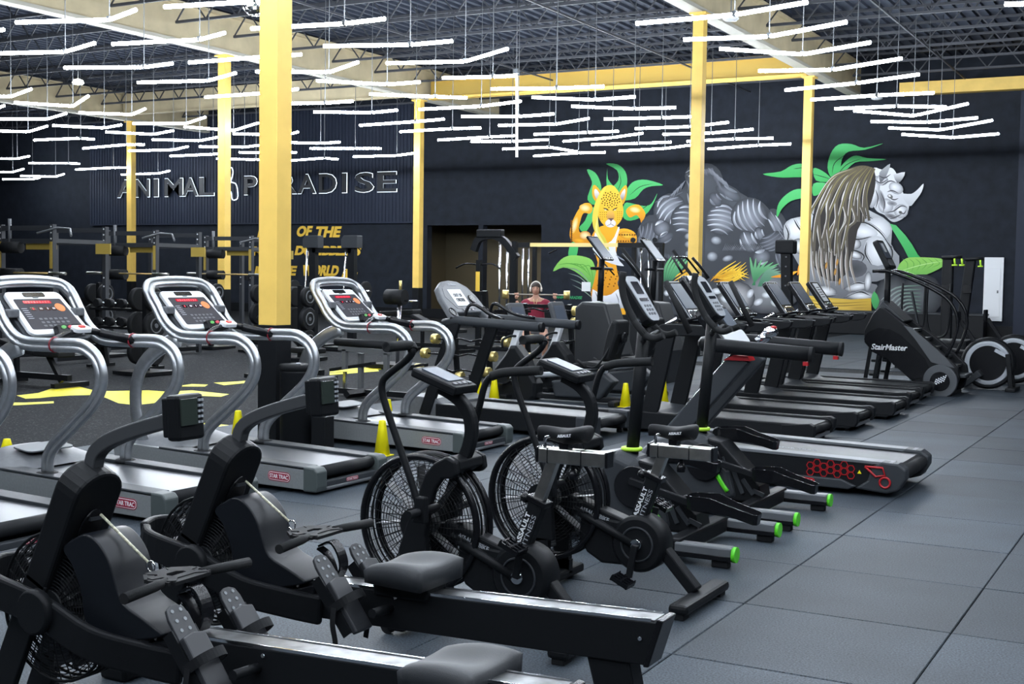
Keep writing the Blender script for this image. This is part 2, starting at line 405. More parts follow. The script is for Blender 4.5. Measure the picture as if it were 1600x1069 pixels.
column(-21.55, 24.33, 'yellow steel column standing in front of the neon sign emblem', .226)
column(-34.4, 33.87, 'leftmost yellow steel column, in front of the first letters of the neon sign', .23)

# ------------------------------------------------------------------ LED tubes
ZT = 5.2
TL = [((22,35),(171,31),(213,15)),((-60,50),(-10,49),(7,46)),((254,11),(400,2),(440,-6)),((173,69),(312,62),(352,51)),((-28,84),(102,81),(149,67)),((98,106),(225,105),(271,99)),
((293,98),(425,88),(473,85)),((213,129),(326,126),(369,114)),((319,152),(420,145),(467,139)),((-60,149),(17,151),(49,139)),((20,160),(114,166),(138,150)),((121,176),(206,179),(227,170)),
((-70,172),(-8,170),(7,165)),((-50,186),(74,186),(104,177)),((-60,203),(44,206),(74,197)),((80,196),(163,200),(190,195)),((206,193),(291,193),(321,183)),((163,206),(240,210),(271,204)),
((286,198),(365,204),(404,192)),((52,219),(126,216),(149,218)),((236,218),(312,220),(342,214)),((129,232),(197,226),(227,226)),((200,236),(271,234),(294,229)),((265,244),(333,241),(360,238)),
((310,229),(382,230),(405,227)),((362,209),(448,211),(466,206)),((-50,248),(27,248),(46,244)),((44,255),(107,255),(126,256)),((118,265),(177,262),(198,262)),((189,273),(247,271),(265,267)),
((-40,269),(20,269),(37,264)),((31,275),(87,276),(100,272)),((3,280),(51,280),(62,278)),((57,286),(108,284),(124,284)),((108,289),(136,288.5),(146,288)),((337,248),(400,249.5),(424,250)),
((428,253),(507,247),(529,249)),((372,238),(440,239),(464,238)),((425,222),(501,224),(532,222)),((390,45),(538,37),(604,29)),((503,72),(641,70),(709,64)),((601,99),(727,96),(794,76)),
((397,112),(514,113),(560,97)),((492,126),(605,132),(658,128)),((689,122),(770,120),(809,118)),((420,162),(508,161),(553,158)),((488,175),(581,176),(622,172)),((575,147),(680,151),(732,153)),
((561,196),(650,190),(695,186)),((653,171),(752,166),(815,158)),((765,139),(870,138),(946,135)),((624,206),(707,201),(753,200)),((719,182),(810,182),(867,178)),((683,219),(765,214),(805,212)),
((777,196),(868,194),(921,185)),((734,221),(800,221),(858,218)),((784,233),(858,230),(902,237)),((483,232),(555,232),(597,232)),((551,245),(620,243),(650,239)),((991,37),(1148,23),(1264,3)),
((1065,62),(1202,57),(1325,34)),((1122,76),(1254,85),(1362,66)),((1182,111),(1301,109),(1411,91)),((829,152),(930,156),(994,151)),((891,166),(991,170),(1058,168)),((942,186),(1034,184),(1092,182)),
((991,201),(1078,198),(1139,191)),((833,210),(918,207),(968,205)),((1034,210),(1111,208),(1178,202)),((879,221),(957,215),(1005,208)),((1072,221),(1148,217),(1210,216)),((923,226),(998,224),(1050,222)),
((966,236),(1039,232),(1086,226)),((833,244),(904,239),(947,238)),((1105,233),(1185,227),(1237,225)),((1225,141),(1338,130),(1438,116)),((1265,156),(1370,149),(1462,145)),((1302,170),(1401,166),(1480,167)),
((1333,173),(1427,181),(1513,162)),((1359,190),(1449,191),(1529,184)),((1387,200),(1469,203),(1551,188)),((1408,210),(1489,215),(1562,209)),((1566,7),(1690,3),(1740,-8))]
ROD = mat('hanger_rod', (0.10, 0.11, 0.12), 0.5)
def led(pts, label):
    a, b, c = pts
    t = thing('led_tube_light', label, 'light', b, 'bent led tube lights')
    for q, e in ((a, b), (b, c)):
        d = (e - q).normalized() * .03
        MB().tube([q - b + d, e - b - d], .029, 8).build('tube', LED, t)  # tube modelled thicker, its radius takes in the bloom
    MB().box(-.03, .03, -.03, .03, -.02, .05).tube([(0, 0, .05), (0, 0, 7.995 - b.z)], .008, 5).build('hanger', ROD, t)
ZN = [(145, 'at the far left'), (341, 'over the left sign letters'), (452, 'around the front column'), (660, 'over the right sign letters'), (850, 'right of the sign wall'), (1087, 'over the painted big cat'), (1250, 'over the painted gorilla'), (2000, 'over the painted rhino')]
cnt = {}
for T in sorted(TL, key=lambda t: t[1][1]):
    z = next(n for x, n in ZN if T[1][0] < x); k = cnt.get(z, 0); cnt[z] = k + 1
    led([PZ(x, y, ZT) for x, y in T], f'bent led tube light {z}, {ord_[k]} from the top')
# the same lights go on over and behind the viewpoint
n = 0
for j in range(9):
    for i in range(6):
        y = -2.2 + 1.9 * j; x = -12.5 + 2.9 * i + (1.2 if j % 2 else 0)
        if -x * .48 + y * .876 > 15.0 or x > 3: continue
        a = Vector((x, y, ZT)); led([a, a + V(1.4, -.15 - .1 * (i % 3), 0), a + V(2.4, .15 * (i % 2), 0)], 'bent led tube light overhead, above the top edge of the photo'); n += 1
t = thing('led_tube_light', 'single white led tube hanging upright in the middle of the hall', 'light', PY(807, 115, 24.5))
p1 = PY(807.5, 245, 24.5) - t.location; MB().tube([(0, 0, 0), p1], .022, 8).build('tube', LED, t)
MB().box(-.05, .05, -.05, .05, 0, .1).tube([(0, 0, .1), (0, 0, 7.995 - t.location.z)], .008, 5).build('hanger', ROD, t)
# mirror ball
bc = PY(399, 4, 17.5)
t = thing('mirror_ball', 'silver mirror ball hanging at the top beside the tall front column', 'mirror ball', bc)
mb = MB(); mb.sphere((0, 0, 0), .24, 24, 14); mb.s = [False] * len(mb.s); mb.build('mirror_tiles', CHR, t)
MB().cyl((0, 0, .23), (0, 0, 7.995 - bc.z), .01, 6).build('cord', ROD, t)
for x, y, lb in ((122, 130, 'small round lit ceiling lamp at upper left'), (1142, 30, 'white ceiling security camera by the column before the gorilla'), (1370, 154, 'white ceiling camera near the golden ledger on the right')):
    p = PZ(x, y, 6.6); t = thing('ceiling_lamp' if x < 200 else 'ceiling_camera', lb, 'light' if x < 200 else 'camera', p)
    MB().lathe([(.02, .12), (.13, .08), (.16, 0), (.12, -.03), (0, -.05)], (0, 0, 0), (0, 0, 1), 14).build('housing', mat('lamp_glow', (.95, 1, .85), emit=6) if x < 200 else WHT, t)
    MB().cyl((0, 0, .1), (0, 0, 7.995 - 6.6), .012, 6).build('stem', ROD, t)
# ================================================================== silver treadmills
def rect_pts(cx, cy, w, h, r, n=4):
    o = []
    for sx, sy, a0 in ((1, 1, 0), (-1, 1, 90), (-1, -1, 180), (1, -1, 270)):
        for k in range(n): a = radians(a0 + 90 * k / (n - 1)); o.append((cx + sx * (w / 2 - r) + r * cos(a), cy + sy * (h / 2 - r) + r * sin(a)))
    return o
def plate(pts, org, xd, up, t0, t1):
    # outline in a tilted plane (xd, up), between offsets t0 and t1 along the normal
    xd = Vector(xd).normalized(); up = Vector(up).normalized(); nn = xd.cross(up); org = Vector(org); n = len(pts); mb = MB()
    mb.add([org + xd * a + up * b + nn * t0 for a, b in pts] + [org + xd * a + up * b + nn * t1 for a, b in pts],
           [tuple(range(n - 1, -1, -1)), tuple(range(n, 2 * n))] + [(i, (i + 1) % n, n + (i + 1) % n, n + i) for i in range(n)])
    return mb
def silver_treadmill(loc, label):
    t = thing('treadmill', label, 'treadmill', loc, 'silver treadmills')
    W = .90
    for y0, y1, f in ((0, .035, -1), (W - .035, W, 1)):
        MB().prism([(-2.02, .06), (-.10, .03), (-.10, .195), (-1.3, .225), (-2.05, .245)], y0, y1).build('side_panel', SILP, t, bevel=.006)
    badge(t, (-.345, -.001, .112), .21, .072, (1, 0, -.03), (.03, 0, 1))
    mb = MB(); mb.prism([(-1.55, .24), (-.10, .20), (-.10, .175), (-1.55, .215)], .0, .15).prism([(-1.55, .24), (-.10, .20), (-.10, .175), (-1.55, .215)], W - .15, W)
    fr = mb.build('side_rail', GRY, t, bevel=.006)
    MB().box(-1.9, -.14, .06, W - .06, .06, .15).build('frame', BLK, t)
    mb = MB(); mb.add([(-1.6, .15, .215), (-.1, .15, .18), (-.1, W - .15, .18), (-1.6, W - .15, .215), (-1.6, .15, .19), (-.1, .15, .155), (-.1, W - .15, .155), (-1.6, W - .15, .19)], [(0, 1, 2, 3), (7, 6, 5, 4), (0, 4, 5, 1), (1, 5, 6, 2), (2, 6, 7, 3), (3, 7, 4, 0)]).build('belt', mat('grey_belt', (.060, .065, .072), .33, noise=.15, nscale=4), t)
    MB().tube([(-.075, .12, .15), (-.075, W - .12, .15)], .045, 14).build('rear_roller', RUB, t)
    for y0, y1 in ((-.005, .12), (W - .12, W + .005)):
        MB().prism([(-.12, .02), (0, .02), (.01, .06), (.01, .17), (-.02, .20), (-.12, .205)], y0, y1).build('end_cap', mat('green_grey_plastic', (.055, .068, .068), .45), t, bevel=.012)
    MB().box(-.06, -.005, .12, W - .12, .045, .09).build('rear_bar', GRY, t, bevel=.008)
    badge(t, (-.004, W / 2, .068), .15, .03, (0, 1, 0), (0, 0, 1))
    MB().tube([(-.02, .13, .035), (-.02, W - .13, .035)], .018, 10).build('wheel_bar', GRM, t)
    # domed motor hood
    mb = MB(); rows = []; n = 12
    for x, h, zb in ((-2.10, .12, .10), (-2.06, .20, .10), (-1.98, .285, .2), (-1.85, .335, .22), (-1.65, .325, .22), (-1.5, .265, .22), (-1.40, .225, .21)):
        r = []
        for k in range(n + 1):
            y = W * k / n; r.append((x, y, zb + max(0, h - zb) * (1 - abs(2 * k / n - 1) ** 3.0)))
        rows.append(r)
    vs = [p for r in rows for p in r] + [(-2.06, 0, .06), (-2.06, W, .06), (-1.40, W, .19), (-1.40, 0, .19)]
    fs = [(i * (n + 1) + k, i * (n + 1) + k + 1, (i + 1) * (n + 1) + k + 1, (i + 1) * (n + 1) + k) for i in range(len(rows) - 1) for k in range(n)]
    q = len(rows) * (n + 1); fs += [(q, q + 1, q + 2, q + 3), tuple(list(range(0, n + 1)) + [q + 1, q])]
    mb.add(vs, fs, True); mb.build('motor_hood', GRM, t)
    plate(rect_pts(0, 0, .20, .42, .05), (-1.62, W / 2, .325), (1, 0, -.14), (0, 1, 0), 0, .012).build('hood_panel', mat('glossy_grey_panel', (.10, .11, .12), .45, 0, .3), t, bevel=.004)
    for x, y in ((-2.0, .08), (-2.0, W - .08), (-.3, .08), (-.3, W - .08)): MB().disc((x, y, .03), .035, .06, (0, 0, 1), 10).build('foot', RUB, t)
    # twin-tube hand rails: near side, arch over the console, far side
    prof = [(-1.17, .215), (-1.16, .33), (-1.10, .42), (-.99, .51), (-.86, .615), (-.74, .72), (-.665, .83), (-.65, .93), (-.69, 1.03), (-.77, 1.09), (-.87, 1.115), (-1.12, 1.11), (-1.36, 1.11), (-1.48, 1.145), (-1.58, 1.225), (-1.66, 1.34), (-1.73, 1.44)]
    near = [V(x, .09, z) for x, z in prof]; far = [V(x, W - .09, z) for x, z in prof]
    top = [V(-1.775, .13, 1.50), V(-1.79, .22, 1.525), V(-1.795, W / 2, 1.535), V(-1.79, W - .22, 1.525), V(-1.775, W - .13, 1.50)]
    path = spline(near + top + far[::-1], 3)
    N = len(path); offs = []
    for i in range(N):
        tt = (path[min(i + 1, N - 1)] - path[max(i - 1, 0)]).normalized()
        # outward normal kept in the plane across the rail
        ref = V(0, 1, 0)
        if abs(tt.y) > .3: ref = V(0, 1, 0) * (1 - abs(tt.y)) + V(-.8, 0, -.6) * (1 if tt.y > 0 else 1)
        nn = tt.cross(ref if tt.y ** 2 < .09 else ref).normalized()
        offs.append(nn)
    # keep the normals on one side
    for i in range(1, N):
        if offs[i].dot(offs[i - 1]) < 0: offs[i] = -offs[i]
    for s in (-1, 1):
        MB().tube([p + o * (.023 * s) for p, o in zip(path, offs)], .0265, 10).build('hand_rail', SIL, t)
    for y in (.09, W - .09): MB().lathe([(.085, 0), (.075, .015), (.055, .022)], (-1.17, y, .215), (0, 0, 1), 16).build('rail_boot', RUB, t)
    for y in (.09, W - .09):
        MB().torus((-1.09, y, 1.112), .05, .006, (1, 0, 0), 16, 5).build('clamp_ring', mat('dark_red_ring', (.22, .01, .02), .4), t)
        if y < .4: MB().tube(spline([(-1.80, y, .24), (-1.87, y, .45), (-1.88, y, .68), (-1.80, y, .87), (-1.60, y, 1.02), (-1.42, y, 1.09)], 4), 1, 12, rect=(.05, .125)).build('front_support', SIL, t)
    # console
    up = V(-.30, 0, .27).normalized(); xd = V(0, 1, 0); c = V(-1.575, W / 2 + .01, 1.33)
    plate([(a * (1 + (b > 0) * -.06), b) for a, b in rect_pts(0, 0, .60, .50, .07)], c - V(.04, 0, .045), xd, up, -.05, .005).build('console_back', GRY, t, bevel=.012)
    cs = plate([(a * (1 + (b > 0) * -.07), b) for a, b in rect_pts(0, 0, .54, .44, .05)], c - V(.035, 0, .04), xd, up, .0, .028).build('console', WHT, t, bevel=.006)
    nn = xd.cross(up); b0 = c - V(.035, 0, .04) + nn * .028
    plate([(a * (1 + (b > 0) * -.08), b) for a, b in rect_pts(0, -.015, .46, .31, .015)], b0, xd, up, 0, .003).build('display_panel', mat('console_grey', (.030, .028, .036), .5, 0, .25), cs)
    plate(rect_pts(0, .185, .19, .045, .012), b0, xd, up, 0, .004).build('cup_slot', BLKG, cs)
    plate(rect_pts(0, .157, .05, .012, .005), b0, xd, up, 0, .003).build('logo_pad', GRM, cs)
    mb = plate(rect_pts(-.02, .105, .25, .03, .008), b0, xd, up, .003, .005); mb.build('message_display', mat('dark_red_window', (.28, .005, .02), .2, emit=.6), cs)
    random.seed(3)
    for k in range(9):
        plate(rect_pts(-.12 + .025 * k, .105, .017, .012 + .004 * (k % 2), .002, 2), b0, xd, up, .005, .006).build('led_segment', REDL, cs)
    for k, (a, wd) in enumerate(((-.10, .05), (-.03, .045), (.03, .045), (.085, .04))):
        plate(rect_pts(a, .035, wd, .032, .004, 2), b0, xd, up, .003, .005).build('display_window', mat('dark_window', (.03, .004, .012), .15), cs)
        text('digits', '888'[:1 + k % 2] if k else '6', b0 + nn * .005 + xd * a + up * .035, xd, up, .018, REDL if k == 0 else WHT, cs, centre=True, extr=.01)
    MB().disc(b0 + xd * .15 + up * .045 + nn * .004, .042, .003, nn, 18).build('round_emblem', ORG, cs)
    for k in range(5): plate(rect_pts(-.02 + .0 * k, -.06 - .0 * k, .0, .0, 0, 2), b0, xd, up, 0, 0) if 0 else None
    mb = MB(); 
    for i in range(6):
        for j in range(3): 
            q = plate(rect_pts(-.10 + .045 * i, -.07 - .035 * j, .028, .018, .003, 2), b0, xd, up, .003, .0055); mb.add(q.v, q.f)
    mb.build('keypad', GRM, cs)
    mb = MB()
    for j in range(6): q = plate(rect_pts(-.175, .04 - .02 * j, .05, .005, .001, 2), b0, xd, up, .003, .004); mb.add(q.v, q.f)
    mb.build('small_print', LGR, cs)
    # lower button pod and centre bar with stop switch
    c2 = b0 - up * .225 + xd * .03 + nn * .035
    pod = plate(rect_pts(0, 0, .22, .085, .02), c2, xd, (up + nn * .5), -.03, .02).build('button_pod', BLKG, t, bevel=.006)
    u2 = (up + nn * .5).normalized(); n2 = xd.cross(u2)
    for a, m, nm in ((-.055, mat('green_button', (.12, .45, .10), .3), 'start_button'), (.005, mat('red_button', (.55, .05, .08), .3), 'stop_button')):
        q = [(a + .022 * cos(2 * pi * k / 14), .02 + .013 * sin(2 * pi * k / 14)) for k in range(14)]
        plate(q, c2, xd, u2, .018, .024).build(nm, m, pod)
    MB().tube(spline([(-1.18, .10, 1.118), (-1.22, .20, 1.135), (-1.26, W / 2 - .1, 1.172), (-1.29, W / 2 + .1, 1.185), (-1.24, W - .22, 1.16), (-1.12, W - .10, 1.115)], 4), 1, 10, rect=(.05, .05)).build('sensor_bar', BLKG, t)
    MB().tube([(-1.25, W - .26, 1.172), (-1.08, W - .09, 1.11)], .034, 10).build('sensor_grip', BLKG, t)
    for y in (.20, W - .20):
        MB().box(-1.62, -1.56, y - .09 if y < .4 else y, y if y < .4 else y + .09, 1.28, 1.34).build('console_bracket', GRM, t, bevel=.01)
    s = MB(); s.add(plate(rect_pts(0, 0, .15, .085, .03), (-1.25, W / 2 + .02, 1.205), (0, 1, 0), (-1, 0, .35), -.02, .012).v, plate(rect_pts(0, 0, .18, .10, .03), (0, 0, 0), (0, 1, 0), (-1, 0, .35), -.02, .012).f)
    s = s.build('stop_module', WHT, t, bevel=.005); plate(rect_pts(0, 0, .05, .03, .008), (-1.25, W / 2 + .02, 1.205), (0, 1, 0), (-1, 0, .35), .012, .022).build('stop_switch', REDL if 0 else mat('red_switch', (.75, .03, .02), .3), s)
    return t
T2 = silver_treadmill((-5.64, 7.36, 0), 'silver treadmill with looped tube rails directly in front of the tall front yellow column')
dup(T2, (-5.78, 5.97, 0), 'silver treadmill at the left edge whose console shows in front of the yellow floor emblem')
dup(T2, (-5.77, 9.67, 0), 'silver treadmill behind the front air bike, just right of the round black bin')
dup(T2, (-5.86, 4.58, 0), 'nearest silver treadmill at the left edge, only a rail loop and belt showing')
# ================================================================== black round bin beside the column
t = thing('round_bin', 'tall round black bin with flat lid beside the front yellow column', 'bin', (-7.32, 9.27, 0))
MB().lathe([(.15, 0), (.165, .02), (.168, .70), (.172, .72)], (0, 0, 0), (0, 0, 1), 32).build('body', BLK, t)
MB().lathe([(.174, .72), (.176, .765), (.168, .775), (0, .775)], (0, 0, 0), (0, 0, 1), 32).build('lid', RUB, t)
MB().disc((0, 0, .78), .02, .015, (0, 0, 1), 10).build('lid_knob', LGR, t)
t2 = tag(MB().box(-.08, .08, -.07, .07, 0, .32).build('black_box', BLK, None, bevel=.01), 'low black box standing between the round bin and the silver treadmill', 'box'); t2.location = (-7.02, 9.25, 0)
# ================================================================== rowers
def wire_cage(parent, c, R, hub, dome, n_r=26, n_sp=36, name='fan_cage', m=BLK, w=.0022, inner=.25, band=.05):
    # fan guard: two domed faces of concentric wires and spokes, and a cylindrical band between them
    c = Vector(c); mb = MB()
    def h(r): return band + dome * (1 - (r / R) ** 2)
    for s in (-1, 1):
        for i in range(n_r):
            r = R * inner + (R - R * inner) * i / (n_r - 1)
            mb.torus(c + V(0, s * h(r), 0), r, w, (0, 1, 0), 32, 3)
        for k in range(n_sp):
            a = 2 * pi * k / n_sp
            mb.tube([c + V(r * cos(a), s * h(r), r * sin(a)) for r in (R * inner, R * .6, R)], w * 1.3, 3)
    o = mb.build(name, m, parent)
    rim = MB()
    for q in (-1, -.33, .33, 1): rim.torus(c + V(0, q * band, 0), R * 1.01, .006, (0, 1, 0), 40, 5)
    rim.build('cage_rim', m, o)
    for s in (-1, 1): MB().disc(c + V(0, s * h(R * inner), 0), R * inner * 1.05, .02, (0, 1, 0), 24).build('hub_cover', BLK, o)
    return o
def fan(parent, c, R, band, n=14):
    mb = MB(); c = Vector(c)
    for k in range(n):
        a = 2 * pi * k / n; e = V(cos(a), 0, sin(a)); f = V(-sin(a), 0, cos(a))
        q = [c + e * R * .22 + V(0, -band * .5, 0), c + e * R * .22 + V(0, band * .5, 0), c + e * R * .9 + f * .03 + V(0, band * .6, 0), c + e * R * .9 + f * .03 + V(0, -band * .6, 0)]
        mb.add(q + [p + f * .003 for p in q], [(0, 1, 2, 3), (7, 6, 5, 4), (0, 4, 5, 1), (1, 5, 6, 2), (2, 6, 7, 3), (3, 7, 4, 0)])
    mb.disc(c, R * .22, band, (0, 1, 0), 16)
    return mb.build('fan_blades', mat('fan_metal', (.10, .105, .11), .4, .3), parent)
YR = 3.90
def rower(label):
    bx = -2.5; t = thing('rowing_machine', label, 'rowing machine', (bx, YR, 0), 'black rowing machines')
    def Q(x, y, dy=0): p = PY(x, y, YR + dy); return V(p.x - bx, dy, p.z)
    def q2(x, y, dy=0): p = Q(x, y, dy); return (p.x, p.z)
    # rail beam
    a, b = Q(560, 912, 0), Q(1040, 968, 0)
    zt = lambda x: a.z + (b.z - a.z) * (x - a.x) / (b.x - a.x)
    x0, x1 = Q(470, 905, 0).x, b.x
    MB().prism([(x0, zt(x0) - .135), (x1 - .05, zt(x1) - .15), (x1, zt(x1)), (x0, zt(x0))], -.055, .055).build('rail_beam', BLK, t, bevel=.004)
    MB().prism([(x0 + .1, zt(x0 + .1)), (x1 - .02, zt(x1 - .02)), (x1 - .02, zt(x1 - .02) + .006), (x0 + .1, zt(x0 + .1) + .006)], -.046, .046).build('slide_strip', STRIP, t, bevel=.002)
    for s in (-1, 1): MB().prism([(x0 + .1, zt(x0 + .1)), (x1 - .03, zt(x1 - .03)), (x1 - .03, zt(x1 - .03) + .010), (x0 + .1, zt(x0 + .1) + .010)], s * .051 - .0022, s * .051 + .0022).build('rail_edge', CHR, t)
    MB().prism([(x1 - .055, zt(x1) - .155), (x1 - .035, zt(x1) - .155), (x1 + .015, zt(x1) + .008), (x1 - .008, zt(x1) + .012)], -.06, .06).build('end_cap', BLKG, t, bevel=.004)
    # rear leg
    lx = Q(958, 1020, 0).x
    MB().prism([(lx - .085, zt(lx) - .13), (lx + .075, zt(lx) - .13), (lx + .15, .03), (lx + .01, .03)], -.045, .045).build('rear_leg', BLK, t, bevel=.008)
    MB().box(lx + .0, lx + .17, -.26, .26, 0, .045).build('rear_foot', RUB, t, bevel=.012)
    # seat
    cx = Q(640, 900, 0).x; zs = zt(cx) + .035; mb = MB(); nx, ny = 12, 14; rows = []
    for i in range(nx + 1):
        u = i / nx; x = cx - .12 + .26 * u
        for j in range(ny + 1):
            v = 2 * j / ny - 1; edge = max(abs(v), abs(2 * u - 1)) ** 8
            wd = .155 - .03 * (1 - u) ** 1.5
            z = zs + .062 + .022 * u - .018 * cos(v * pi * 1.0) * (1 - abs(2 * u - 1) ** 2) - .014 * edge + .010 * sin(pi * u) * (1 - v * v)
            rows.append((x, v * wd, z))
    vs = rows + [(p[0], p[1] * .94, zs) for p in rows]; m = (nx + 1) * (ny + 1)
    fs = [(i * (ny + 1) + j, i * (ny + 1) + j + 1, (i + 1) * (ny + 1) + j + 1, (i + 1) * (ny + 1) + j) for i in range(nx) for j in range(ny)]
    fs += [tuple(q + m for q in reversed(f)) for f in fs]
    bd = [j for j in range(ny + 1)] + [i * (ny + 1) + ny for i in range(1, nx + 1)] + [nx * (ny + 1) + j for j in range(ny - 1, -1, -1)] + [i * (ny + 1) for i in range(nx - 1, 0, -1)]
    fs += [(bd[i], bd[(i + 1) % len(bd)], bd[(i + 1) % len(bd)] + m, bd[i] + m) for i in range(len(bd))]
    mb.add(vs, fs, True); st = mb.build('seat', mat('grey_seat_rubber', (.028, .031, .035), .55, bump=.3, nscale=300), t)
    MB().box(cx - .12, cx + .12, -.07, .07, zt(cx) - .02, zs + .01).build('seat_carriage', BLK, st, bevel=.01)
    # tower: a tombstone plate, leaning, from the top to the foot
    T0, T1 = Q(376, 693, 0), Q(268, 985, 0)
    ax = (T0 - T1).normalized(); perp = V(ax.z, 0, -ax.x)
    TH_ = .105; lo_ = (T0 - T1).length * .50
    prof = [(-TH_, lo_)] + [(TH_ * cos(radians(180 - 15 * k)), (T0 - T1).length - TH_ * .9 + TH_ * .9 * sin(radians(180 - 15 * k)) + .02) for k in range(13)] + [(TH_, lo_)]
    mb = MB(); vs = [T1 + ax * h + V(0, y, 0) + perp * o for o in (-.055, .055) for y, h in prof]; n = len(prof)
    mb.add(vs, [tuple(range(n - 1, -1, -1)), tuple(range(n, 2 * n))] + [(i, (i + 1) % n, n + (i + 1) % n, n + i) for i in range(n)])
    tw = mb.build('tower', BLK, t, bevel=.012)
    sl = (T0 - T1).length
    pr_ = [(.05 * cos(2 * pi * k / 16), sl - .20 + .085 * sin(2 * pi * k / 16)) for k in range(16)]
    mb = MB(); vs = [T1 + ax * h + V(0, y, 0) + perp * o for o in (.055, .066) for y, h in pr_]
    mb.add(vs, [tuple(range(15, -1, -1)), tuple(range(16, 32))] + [(i, (i + 1) % 16, 16 + (i + 1) % 16, 16 + i) for i in range(16)]).build('pulley_cover', BLKG, tw, bevel=.004)
    for q in (0, 1): MB().obox(T1 + ax * (sl - .15 - .075 * q) + perp * .070, (.012, .05, .012), Matrix.Identity(3)).build('cord_slot', GRY, tw)
    # lower leg
    L1 = T1 - ax * (T1.z / ax.z - .05)
    for s in (-1, 1): MB().tube([T1 + ax * (lo_ + .03) + V(0, s * (TH_ - .013), 0), L1 + V(0, s * (TH_ - .013), 0)], 1, 4, rect=(.026, .112)).build('front_leg', BLK, t, bevel=.006)
    MB().box(L1.x - .06, L1.x + .08, -.30, .30, 0, .06).build('front_foot', BLK, t, bevel=.015)
    for y in (-.25, .25): MB().disc((L1.x - .05, y, .035), .035, .03, (0, 1, 0), 14).build('wheel', RUB, t)
    # fan
    fc = Q(338, 872, .0)
    cage = wire_cage(t, fc, .255, 0, .026, n_r=17, n_sp=30, band=.060, w=.0022)
    fan(t, fc, .24, .09)
    # wrap-round bumper frame with hub disc on the near and the far side
    hub = Q(304, 868, -.15)
    for s in (-1, 1):
        nm = 'side_arm'
        pts = spline([(fc.x - .30, s * .10, fc.z + .075), (fc.x - .22, s * .145, fc.z + .055), (hub.x, s * .145, fc.z + .01), (hub.x + .22, s * .135, fc.z - .07), (hub.x + .42, s * .09, fc.z - .105), (hub.x + .56, s * .06, fc.z - .12)], 4)
        MB().tube(pts, 1, 4, rect=(.035, .115)).build(nm, BLK, t, bevel=.012)
        MB().disc((hub.x, s * .165, fc.z + .01), .078, .045, (0, 1, 0), 26, .01).build('hub_disc', BLK, t)
    MB().tube(spline([(fc.x - .30, -.10, fc.z + .075), (fc.x - .335, 0, fc.z + .08), (fc.x - .30, .10, fc.z + .075)], 4), 1, 4, rect=(.035, .115), ref=(1, 0, 0)).build('front_bumper', BLK, t, bevel=.01)
    xs_ = x0
    MB().prism([(hub.x + .40, fc.z - .06), (x0 + .12, zt(x0 + .12) - .005), (x0 + .12, zt(x0 + .12) - .13), (hub.x + .40, fc.z - .17)], -.075, .075).build('rail_joint', BLKG, t, bevel=.006)
    # shroud over the chain wheel
    sh = [q2(x, y) for x, y in ((358, 792), (375, 778), (392, 772), (410, 784), (424, 806), (434, 838), (444, 862), (470, 880), (490, 894), (498, 905), (440, 912), (400, 900), (388, 880), (384, 850), (372, 815))]
    sh = [(p.x, p.y) for p in spline([(a_, b_, 0) for a_, b_ in sh], 3, True)]
    MB().prism(sh, -.092, .092, smooth=True).build('shroud', mat('blue_black_plastic', (.006, .0075, .0105), .36, 0, .28), t, bevel=.04, seg=5)
    # monitor arm and monitor
    ap = spline([Q(372, 700), Q(374, 688), Q(380, 668), Q(400, 652), Q(440, 637), Q(488, 624)], 3)
    MB().tube(ap, 1, 4, rect=(.05, .05)).build('monitor_arm', mat('arm_grey', (.045, .048, .052), .45), t, bevel=.006)
    mc = Q(506, 620); rz = Matrix.Rotation(radians(-4), 3, 'Y') @ Matrix.Rotation(radians(0), 3, 'Z')
    mc = mc + V(0, 0, 0); mo = MB().obox(mc, (.055, .125, .150), rz).build('monitor', BLK, t, bevel=.012)
    MB().obox(mc + V(.029, -.014, .02), (.008, .074, .088), rz).build('screen', mat('lcd_green_black', (.03, .04, .034), .2), mo, bevel=.002)
    MB().obox(mc + V(-.03, 0, 0), (.03, .12, .13), rz).build('monitor_back', BLK, mo, bevel=.006)
    for k in range(5):
        for l in range(2): MB().obox(mc + V(.028, .034 + .014 * l, .055 - .018 * k), (.005, .009, .008), rz).build('button', LGR, mo)
    for k in range(3): MB().obox(mc + V(.028, -.032 + .028 * k, -.050), (.005, .018, .006), rz).build('button', LGR, mo)
    MB().obox(mc + V(-.05, 0, -.01), (.05, .05, .05), rz).build('monitor_pivot', BLK, mo, bevel=.008)
    # cord, clip and handle
    ca, cb = Q(384, 752), Q(452, 815)
    MB().tube([ca, cb], .005, 6).build('cord', mat('white_cord', (.62, .60, .45), .6, noise=.4, nscale=120), t)
    MB().torus(cb + V(.012, 0, -.012), .018, .003, (0, 1, 0), 14, 5).build('carabiner', CHR, t)
    hc = Q(492, 832); hd = MB()
    A = [(-.075, -.05), (-.075, .05), (-.02, .10), (.055, .085), (.06, -.085), (-.02, -.10)]
    for i in range(len(A)): 
        p, r = A[i], A[(i + 1) % len(A)]; hd.tube([hc + V(p[0], p[1], 0), hc + V(r[0], r[1], 0)], 1, 4, rect=(.012, .035), ref=(0, 0, 1))
    B = [(p[0] * .5, p[1] * .55) for p in A]
    for i in range(len(B)):
        p, r = B[i], B[(i + 1) % len(B)]; hd.tube([hc + V(p[0], p[1], .005), hc + V(r[0], r[1], .005)], 1, 4, rect=(.008, .03), ref=(0, 0, 1))
        hd.tube([hc + V(p[0], p[1], .005), hc + V(A[i][0], A[i][1], .005)], 1, 4, rect=(.008, .03), ref=(0, 0, 1))
    ho = hd.build('handle', RUB, t)
    0 and plate([(a * .99, b * .99) for a, b in A], hc + V(0, 0, -.016), (1, 0, 0), (0, 1, 0), -.002, .002)
